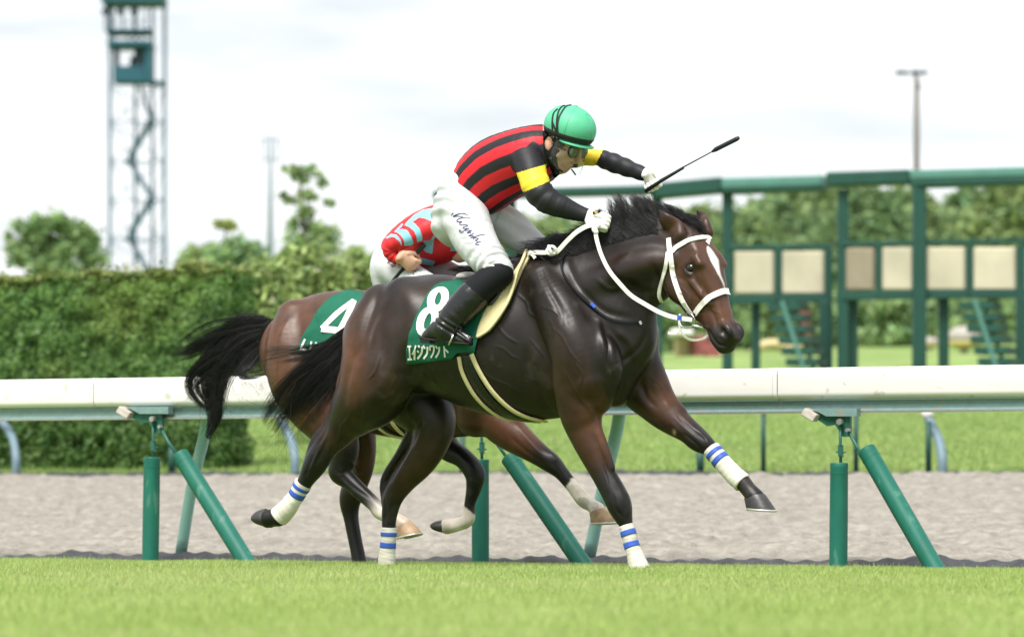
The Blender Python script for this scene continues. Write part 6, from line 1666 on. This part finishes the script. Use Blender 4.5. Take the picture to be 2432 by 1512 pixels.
body.limb(thin(AR1, 7), .03, cols=[SK] * 8); body.limb(thin(AR2, 6), .03, cols=[SK] * 6)
TH1 = [(1098, 498, 57, .10), (1116, 543, 55, .145), (1137, 583, 50, .19), (1160, 616, 43, .225), (1184, 643, 36, .25)]
TH2 = [(1150, 500, 46, -.09), (1200, 533, 46, -.13), (1245, 566, 39, -.165), (1277, 592, 34, -.18)]
SH1 = [(1186, 650, 34, .255), (1152, 675, 35, .285), (1112, 714, 37, .315), (1076, 757, 34, .345), (1058, 785, 27, .355)]
SH2 = [(1277, 592, 32, -.18), (1240, 640, 32, -.21), (1190, 700, 32, -.24), (1150, 760, 26, -.26)]
body.loft([((1085, 412), (1160, 478), 0, .12), ((1058, 445), (1148, 502), 0, .13), ((1052, 485), (1128, 540), 0, .13)], .03, cols=[SK] * 3)
for nd in (TH1, TH2, SH1, SH2): body.limb(thin(nd, 14), .03, cols=[SK] * len(nd))
W, Q = body.mesh(2); cb = body.colors(SK)
px, py = to_px(W)
st_ = np.clip((fnoise(W, 180, 4) + .3), 0, 1) * (py > 385) * (px > 1310)
cb *= (1 - .18 * st_)[:, None]
hood = (px < np.interp(py, [300, 350, 372, 400, 415], [1296, 1298, 1322, 1328, 1330])) & (py < 430) & (px > 1255); ear = ((px - 1305) / 11) ** 2 + ((py - 341) / 17) ** 2 < 1
cb[hood & ~ear] = (.012, .012, .014)
obj('body', W, Q, M['skin'], J1, col=cb)
TJ1 = bvh_of(W, Q)
cov, pt, hc, hup, hfw = headgear(J1, JF, q1, TJ1, 1.0, 'cap_green')
TCV = BVHTree.FromPolygons([tuple(v.co + Vector(ORI[J1.name])) for v in cov.data.vertices], [tuple(p.vertices) for p in cov.data.polygons])
for pts in (((345, 540), (340, 440), (345, 330), (370, 220), (440, 150)), ((430, 590), (425, 450), (430, 320), (460, 190), (520, 105), (580, 85)), ((440, 590), (440, 440), (470, 300), (530, 190), (600, 100), (690, 75)), ((410, 560), (372, 470), (345, 400))):
    strap([zh(*p) for p in pts], 4.2, TCV, JF, .003, .003).out('cap_cord', M['rubber'], cov)
for pts in (((560, 600), (610, 430), (690, 250), (760, 130)), ((1070, 730), (1095, 520), (1080, 330), (1010, 180))):
    strap([zh(*p) for p in pts], 1.6, TCV, JF, .0012, .002).out('cap_seam', M['cap_green'], cov)
for pts in (((345, 600), (380, 700), (430, 780), (500, 860)), ((430, 640), (470, 740), (520, 800), (560, 850))):
    strap([zh(*p) for p in pts], 9, TJ1, JF, .010, .006).out('harness_strap', M['rubber'], J1)
strap([zh(*p) for p in ((420, 880), (350, 960), (310, 1020), (300, 1090))], 22, TJ1, JF, .006, .006).out('chin_strap', M['rubber'], J1)
strap([zh(*p) for p in ((200, 560), (215, 640), (230, 700))], 12, TJ1, JF, .012, .006).out('nape_strap', M['rubber'], J1)
strap([zh(*p) for p in ((330, 1080), (420, 1240), (540, 1330))], 4, TJ1, JF, .006, .003).out('chin_strap', M['rubber'], J1)
for (x, y) in ((370, 695), (455, 680), (298, 1050)):
    p, n = onto(TJ1, *zh(x, y), .02, JF)
    w_ = .0075
    MB().tube([p + JF.fwd * w_ * math.cos(a) * 1.1 + Vector((0, 0, w_ * math.sin(a))) for a in (.785, 2.356, 3.927, 5.498, 7.069)], .0014, 5, False).out('buckle', M['chrome'], J1)
MB().tube([JF.P(*zh(700, 1290), 0), JF.P(*zh(740, 1340), 0), JF.P(*zh(780, 1400), 0)], .0035, 6, flat=1.6).out('guard_strap', M['lens'], J1)

# silks
RED = (.60, .012, .022); BLK = (.010, .010, .014); YEL = (.80, .60, .045)
jk = Body(H1, .0038)
TORSO1 = [((1078, 425), (1182, 481), 0, .13), ((1093, 389), (1207, 474), 0, .15), ((1131, 350), (1234, 462), 0, .165), ((1186, 323), (1264, 448), 0, .178), ((1240, 308), (1300, 431), 0, .178), ((1270, 304), (1314, 416), 0, .135), ((1279, 326), (1309, 396), 0, .036)]
jk.loft(TORSO1, .03)
jk.limb(AR1, .022); jk.limb(AR2, .022)
W, Q = jk.mesh(3)
N_ = normals(W, Q)
ax_ = [(arr(H1.P(*t, 0)) + arr(H1.P(*b_, 0))) / 2 for t, b_, l, w in TORSO1]
dT, sT = poly_param(W, ax_)
d1, s1 = poly_param(W, [H1.P(n[0], n[1], n[3]) for n in AR1]); d2, s2 = poly_param(W, [H1.P(n[0], n[1], n[3]) for n in AR2])
wr = (np.sin(s1 * 46 + 3 * fnoise(W, 9, 1)) * np.exp(-((s1 - .45) / .25) ** 2) * (d1 < .1) * (W[:, 1] < H1.O.y) + np.sin(s2 * 40 + 3 * fnoise(W, 9, 2)) * (d2 < .09) * (s2 > .2)) * .0022
wr += fnoise(W, 16, 7) * .004 + np.abs(fnoise(W, 11, 8)) * .004 * (sT > .5)
W = W + N_ * wr[:, None]
px, py = to_px(W)
lat = (W - arr(H1.O)) @ arr(H1.side)
axd = unit(arr(H1.P(1300, 360, 0)) - arr(H1.P(1130, 448, 0))); dor = unit(np.cross(arr(H1.side), axd)); dor = dor if dor[2] > 0 else -dor
K_ = np.array(ax_); cidx = np.clip(sT * (len(K_) - 1), 0, len(K_) - 1.001); i0 = cidx.astype(int); cpt = K_[i0] + (K_[i0 + 1] - K_[i0]) * (cidx - i0)[:, None]
ang = np.degrees(np.arctan2(lat, (W - cpt) @ dor))
per = 36.0; ph = ((np.abs(ang) - 24 + per / 2) % per) - per / 2 + 1.5 * fnoise(W, 6, 3)
blk = np.clip((8.8 - np.abs(ph)) / 1.6 + .5, 0, 1)
cj = np.array(RED) * (1 - blk[:, None]) + np.array(BLK) * blk[:, None]
cuff = (sT < .02); cj[cuff] = BLK
near = (d1 < .092) & (lat > .075)
l1 = lambda x, y, a, b_: (b_[0] - a[0]) * (y - a[1]) - (b_[1] - a[1]) * (x - a[0])
ya, yb = z1(930, 447), z1(1085, 402); za, zb2 = z1(985, 552), z1(1112, 498)
below_cap = l1(px, py, ya, yb) > 0; above_low = l1(px, py, za, zb2) < 0
ca, cb_ = z1(888, 380), z1(965, 312)
capr = near & (l1(px, py, ca, cb_) > 0) & (px > z1(895, 0)[0])
slv = near & (below_cap | capr)
cj[slv] = BLK
yel = near & below_cap & above_low; cj[yel] = YEL
far = (lat < -.06) & (px > 1345); cj[far] = BLK
fy = far & (l1(px, py, z1(1430, 315), z1(1385, 408)) > 0); cj[fy] = YEL
cj[far & (px < 1372)] = BLK
cx2 = np.interp(py, [296, 303, 363, 420, 430], [1288, 1288, 1291, 1313, 1318])      # open collar: the neck comes out here
gone = (px > cx2) & (py < 428) & (d1 > .085) & (px < 1350) & (lat > -.10) & (d2 > .06)
Q = Q[~gone[Q].all(axis=1)]
obj('silks', W, Q, M['silk1'], J1, col=cj)
TS1 = bvh_of(W, Q)

# breeches
bp = Body(H1, .0055)
bp.loft([((1084, 400), (1172, 478), 0, .122), ((1070, 418), (1164, 492), 0, .14), ((1054, 440), (1158, 508), 0, .152), ((1043, 486), (1136, 552), 0, .155), ((1050, 525), (1108, 570), 0, .13)], .035)
bp.limb(TH1, .035); bp.limb(TH2, .035)
W, Q = bp.mesh(3); N_ = normals(W, Q)
dk, sk = poly_param(W, [H1.P(n[0], n[1], n[3]) for n in TH1])
fold = np.sin(sk * 60 + 4 * fnoise(W, 7, 11)) * np.clip((sk - .6) * 4, 0, 1) * .005
fold += np.sin((W @ unit([.6, .3, 1])) * 95 + 5 * fnoise(W, 6, 12)) * np.clip(.4 - sk, 0, .4) * .013
fold += np.abs(fnoise(W, 14, 13)) * -.011 + fnoise(W, 30, 14) * .0015
W = W + N_ * fold[:, None]
W = sculpt(W, Q, [([zt(*p) for p in ((170, 330), (300, 470), (500, 640), (700, 880), (860, 1100))], 3, .003), ([zt(*p) for p in ((640, 130), (800, 290), (1000, 400))], 5, -.0072), ([zt(*p) for p in ((1200, 150), (1120, 300), (1050, 420))], 4, -.0060),
    ([zt(*p) for p in ((760, 960), (950, 915), (1180, 930))], 4, -.0048), ([zt(*p) for p in ((880, 1160), (1060, 1090), (1260, 1110))], 4, -.0048), ([zt(*p) for p in ((870, 1300), (1050, 1280), (1300, 1290))], 3, -.0048), ([zt(*p) for p in ((850, 1360), (1000, 1400), (1250, 1420))], 3.5, -.0048),
    ([zt(*p) for p in ((330, 640), (430, 620), (470, 600))], 3, -.0048), ([zt(*p) for p in ((380, 760), (440, 730), (500, 720))], 3, -.0048), ([zt(*p) for p in ((470, 860), (560, 860), (640, 830))], 3, -.0036), ([zt(*p) for p in ((560, 1200), (580, 1080), (680, 980))], 6, -.0060)])
brc = obj('breeches', W, Q, M['white_cloth'], J1)
TB1 = bvh_of(W, Q)
LT = lambda *p: [zt(*q) for q in p]
sig = [(LT((190, 172), (205, 178)), 4.2), (LT((180, 180), (163, 200), (172, 224)), 1.0), (LT((510, 207), (400, 178), (290, 195), (205, 242)), 3.4, (.25, 1)), (LT((425, 165), (480, 192), (522, 208)), 1.2), (LT((205, 245), (300, 232), (380, 240), (410, 250)), 1.2),
       (LT((572, 270), (470, 262), (370, 275), (292, 318), (286, 350), (330, 360), (400, 355)), 2.6, (.4, 1)), (LT((400, 355), (350, 390), (345, 415), (390, 430), (450, 425)), 1.7), (LT((545, 350), (552, 353)), 2.2), (LT((450, 425), (510, 430), (515, 450), (430, 478), (418, 495), (460, 510), (535, 500)), 1.6),
       (LT((560, 498), (500, 520), (440, 552), (400, 575), (365, 585), (340, 560), (348, 540), (385, 545)), 1.5), (LT((440, 552), (520, 548), (590, 545)), 1.2), (LT((615, 545), (530, 585), (505, 605), (560, 600), (600, 590)), 1.9), (LT((655, 610), (570, 655), (545, 672), (610, 670), (650, 660)), 1.9),
       (LT((895, 652), (800, 650), (700, 680), (580, 715)), 2.2, (.6, 1)), (LT((640, 760), (650, 720), (720, 718), (755, 735), (720, 755), (680, 765)), 1.6), (LT((680, 765), (720, 780), (740, 800)), 1.4), (LT((810, 795), (730, 815), (695, 840), (710, 862), (775, 860)), 1.8), (LT((890, 770), (903, 772)), 2.4)]
mark(sig, TB1, H1, .0025).out('signature', M['ink'], brc)

# lower legs and boots
for nd, foot, l in ((SH1, [(1055, 783, 24, .355), (1070, 793, 20, .355), (1090, 800, 17, .355), (1114, 808, 11, .355)], .355), (SH2, [(1148, 768, 20, -.262), (1165, 780, 17, -.262), (1188, 788, 12, -.262)], -.262)):
    so = Body(H1, .005); so.limb([(n[0], n[1], n[2] + .5, n[3]) for n in nd[:3]], .02); W, Q = so.mesh(2)
    W = W + normals(W, Q) * (fnoise(W, 22, 3) * .003)[:, None]
    obj('sock', W, Q, M['strap_black'], J1)
    bo = Body(H1, .005)
    m0 = nd[1]; m1 = nd[2]
    mid = tuple((a * .45 + b_ * .55) for a, b_ in zip(m0, m1))
    bo.limb([(mid[0], mid[1], mid[2] + 1, mid[3])] + [(n[0], n[1], n[2] + (2 if i == 0 else 0), n[3]) for i, n in enumerate(nd[2:])] + [foot[0]], .012)
    bo.limb(foot, .015)
    if l > 0:
        bo.limb([(1050, 778, 24, l), (1030, 790, 18, l), (1013, 798, 10, l)], .015)
    W, Q = bo.mesh(2); N_ = normals(W, Q)
    db, sb_ = poly_param(W, [H1.P(n[0], n[1], n[3]) for n in nd])
    W = W + N_ * (np.sin(sb_ * 70 + 4 * fnoise(W, 10, 5)) * np.clip((sb_ - .62) * 5, 0, 1) * .0035 + fnoise(W, 18, 6) * .004)[:, None]
    o = obj('boot', W, Q, M['leather_black'], J1)
    if l > 0:
        sl = MB()
        top = [H1.P(x, y, l) for x, y in ((1003, 801), (1020, 806), (1050, 808), (1080, 813), (1118, 817))]
        sl.tube([p for p in top], [.010, .011, .011, .011, .008], 8, flat=3.2, up=(0, 0, 1)).out('sole', M['rubber'], o, smooth=True)
        a, b_ = H1.P(1004, 806, l), H1.P(1028, 808, l)
        MB().box((a + b_) / 2 - Vector((0, 0, .006)), (b_ - a) / 2, H1.side * .03, (0, 0, .010), .003).out('heel', M['rubber'], o)
# gloved hands
g1 = Body(H1, .0028)
fist(g1, H1.P(1399, 513, .125), H1.P(1419, 524, .14), arr(H1.P(1434, 537, .135)) - arr(H1.P(1404, 514, .13)), arr(H1.P(1424, 506, .14)) - arr(H1.P(1413, 546, .18)), (0.25, .8, -.55), 1.08)
g1.limb([(1404, 505, 9, .135), (1402, 513, 11, .13), (1399, 521, 9, .13)], .012)
g1.limb([(1420, 534, 8, .16), (1412, 544, 7, .175), (1416, 551, 6, .175)], .01)
W, Q = g1.mesh(2); gl = obj('glove', W, Q, M['glove'], J1)
p = H1.P(1417, 504, .165)
MB().box(p, (H1.fwd * .020 + Vector((0, 0, .005))), (H1.side * .004), Vector((-.002, 0, .007))).out('glove_patch', M['rubber'], gl)
MB().box(p + H1.side * .0045, (H1.fwd * .008 + Vector((0, 0, .002))), (H1.side * .001), Vector((-.001, 0, .004))).out('patch_mark', mat('gold_print', (.75, .5, .08), .5, .4), gl)
wd_ = unit(arr(H1.P(1755, 326, -.19)) - arr(H1.P(1545, 446, -.19)))
g2 = Body(H1, .0028)
fist(g2, H1.P(1528, 413, -.18), H1.P(1545, 424, -.185), (.75, 0, -.62), wd_, (.15, -.85, -.45), 1.08)
W, Q = g2.mesh(2); obj('glove', W, Q, M['glove'], J1)
# whip in the raised hand
def whip(fr, pts, rad, label, seam=None):
    o = MB().tube([fr.P(x, y, l) for x, y, l in pts], rad, 10).out('whip', M['whip'], None, smooth=True)
    return tag(o, label, 'whip', 'riding whips')
LW = -.145
whip(H1, [(1533, 454, LW), (1571, 429, LW), (1622, 399, LW), (1625, 396, LW), (1690, 361, LW), (1692, 360, LW), (1700, 355, LW), (1750, 330, LW), (1755, 327, LW)], [.011, .0095, .007, .0035, .003, .006, .0115, .0115, .008], 'black whip with thick flap end, held up by the front jockey')

# ---- rider of the second horse
J2 = empty('person', H2.P(1000, 660, 0), 'jockey in red silks with light blue bands, bent low with bare hand on whip', 'person', 'jockeys')
JF2 = MidFrame(tuple(H2.P(1100, 540, .0))[:2], 40)
body = Body(H2, .005)
q2 = head_parts(body, JF2, 1116, 527, .98)
body.loft([((1050, 535), (1080, 595), 0, .058), ((1080, 520), (1105, 575), 0, .06)], .03, cols=[SK, SK])
body.loft([((915, 585), (975, 635), 0, .10), ((985, 522), (1045, 612), 0, .13), ((1045, 505), (1085, 600), 0, .13)], .03, cols=[SK] * 3)
AB1 = [(1036, 533, 30, .15), (1012, 545, 27, .19), (986, 558, 23.5, .215), (957, 570, 21, .235), (930, 582, 19, .24), (927, 597, 18, .235), (937, 611, 15, .225), (950, 619, 12, .215)]
AB2 = [(1065, 540, 28, -.15), (1110, 580, 22, -.2), (1150, 610, 18, -.16), (1190, 630, 13, -.08)]
body.limb([(n[0], n[1], n[2], n[3] + .03) for n in thin(AB1, 5)], .03, cols=[SK] * 8); body.limb(thin(AB2, 5), .03, cols=[SK] * 4)
TT1 = [(938, 636, 44, .10), (985, 668, 38, .16), (1040, 694, 34, .20), (1082, 710, 30, .22)]
TT2 = [(985, 622, 40, -.10), (1040, 642, 34, -.14), (1095, 665, 29, -.17)]
LL1 = [(1082, 712, 29, .22), (1045, 745, 29, .24), (1000, 790, 27, .25), (975, 822, 20, .25)]
LL2 = [(1095, 665, 29, -.17), (1060, 710, 29, -.2), (1010, 770, 27, -.23), (985, 805, 20, -.24)]
for nd in (TT1, TT2, LL1, LL2): body.limb(thin(nd, 5), .03, cols=[SK] * len(nd))
w2 = unit(arr(H2.P(1009, 579, .24)) - arr(H2.P(913, 690, .24)))
fist(body, H2.P(950, 617, .245), H2.P(967, 619, .26), (.85, -.1, -.30), w2, (.25, .75, -.55), 1.15, col=SK, k=.004)
W, Q = body.mesh(1); obj('body', W, Q, M['skin'], J2, col=body.colors(SK))
headgear(J2, JF2, q2, None, .98, 'white_cloth')
jk = Body(H2, .0042)
TOR2 = [((908, 583), (985, 634), 0, .13), ((942, 543), (1010, 626), 0, .15), ((985, 510), (1052, 620), 0, .17), ((1032, 492), (1090, 608), 0, .175), ((1066, 500), (1100, 592), 0, .11)]
jk.loft(TOR2, .025); jk.limb([(n[0], n[1], n[2], n[3] + .03) for n in AB1], .009); jk.limb(AB2, .02)
W, Q = jk.mesh(3); N_ = normals(W, Q)
d1, s1 = poly_param(W, [H2.P(n[0], n[1], n[3]) for n in AB1])
lat = (W - arr(H2.O)) @ arr(H2.side)
W = W + N_ * (np.sin(s1 * 60 + 3 * fnoise(W, 9, 1)) * (d1 < .08) * .0016 + fnoise(W, 16, 7) * .003)[:, None]
px, py = to_px(W)
RD2 = (.60, .02, .028); BL2 = (.22, .55, .70)
cj = np.tile(np.array(RD2), (len(W), 1))
def inpoly(px, py, poly):
    c = np.zeros(len(px), bool); n = len(poly)
    for i in range(n):
        (x1, y1), (x2, y2) = poly[i], poly[(i + 1) % n]
        if y1 == y2: continue
        c ^= ((y1 > py) != (y2 > py)) & (px < (x2 - x1) * (py - y1) / (y2 - y1) + x1)
    return c
nearv = lat > -.02
for pl in (((760, 190), (900, 110), (1075, 80), (1080, 210), (1105, 350), (1140, 500), (1075, 600), (1050, 830), (950, 800), (890, 740), (920, 620), (1030, 600), (1080, 520), (1085, 400), (1030, 290), (930, 250), (840, 235), (740, 300), (600, 370), (620, 330)),
           ((600, 360), (700, 300), (770, 330), (850, 430), (895, 560), (890, 605), (810, 640), (800, 560), (760, 460), (690, 395)), ((465, 465), (560, 420), (640, 440), (710, 540), (748, 650), (720, 695), (600, 695), (597, 620), (550, 530)),
           ((290, 570), (380, 500), (470, 515), (540, 590), (562, 690), (545, 695), (530, 640), (450, 560), (390, 545), (320, 575)), ((430, 470), (560, 335), (585, 345), (480, 475)), ((850, 880), (1100, 950), (1060, 1020), (860, 990)), ((1360, 650), (1480, 740), (1450, 780), (1350, 780))):
    m = inpoly(px, py, [zj(*p) for p in pl]) & nearv; cj[m] = BL2
obj('silks', W, Q, M['silk1'], J2, col=cj)
bp = Body(H2, .006)
bp.loft([((900, 588), (988, 645), 0, .135), ((894, 610), (985, 664), 0, .15), ((900, 640), (972, 690), 0, .135)], .03)
bp.limb(TT1, .03); bp.limb(TT2, .03)
W, Q = bp.mesh(3); W = W + normals(W, Q) * (np.abs(fnoise(W, 15, 5)) * -.005 + fnoise(W, 30, 6) * .0012)[:, None]
b2r = obj('breeches', W, Q, M['white_cloth'], J2)
TB2 = bvh_of(W, Q)
LJ = lambda *p: [zj(*q) for q in p]
mark([(LJ((345, 935), (330, 985)), 1.4), (LJ((385, 940), (340, 968)), 1.3), (LJ((345, 965), (380, 1000), (410, 1035)), 1.5), (LJ((430, 1000), (400, 1015), (405, 1035), (435, 1025), (430, 1000)), 1.3), (LJ((455, 1000), (450, 1030), (480, 1040)), 1.3), (LJ((520, 1010), (495, 1040), (530, 1048), (560, 1030)), 1.3),
      (LJ((650, 1105), (680, 1100), (735, 1040)), 1.3), (LJ((735, 1040), (728, 1105)), 1.4), (LJ((728, 1105), (790, 1042)), 1.2), (LJ((790, 1042), (770, 1120)), 1.4), (LJ((840, 1088), (780, 1110), (740, 1150), (765, 1165)), 1.3)], TB2, H2, .0025).out('signature', M['ink_black'], b2r)
for nd in (LL1, LL2):
    bo = Body(H2, .007); bo.limb(nd, .02); f_ = nd[-1]
    bo.limb([(f_[0], f_[1], 18, f_[3]), (f_[0] + 20, f_[1] + 16, 15, f_[3]), (f_[0] + 45, f_[1] + 20, 11, f_[3])], .015)
    W, Q = bo.mesh(2); obj('boot', W, Q, M['leather_black'], J2)
whip(H2, [(1008, 580, .232), (1006, 583, .232), (985, 606, .232), (960, 634, .232), (935, 664, .232), (908, 697, .232), (880, 730, .232)], [.012, .014, .0125, .010, .0085, .0055, .004], 'dark whip with rubber grip, held low in the bare hand of the second jockey')
# second horse's reins and bridle, mostly hidden behind the leader
b2_ = empty('bridle', H2.P(1370, 650, .1), 'bridle and reins of the second horse, mostly hidden behind the leader', 'bridle')
ribbon([Vector(p) for p in crom([arr(H2.P(1190, 632, -.06)), arr(H2.P(1240, 650, .12)), arr(H2.P(1330, 700, .13)), arr(H2.P(1410, 770, .09))], 6)], [H2.side] * 19, .009, .004).out('rein', M['strap_white'], b2_)
strap([(1345, 620), (1360, 680), (1400, 770)], 9, T2, H2, .005, .005).out('cheek_strap', M['strap_white'], b2_)
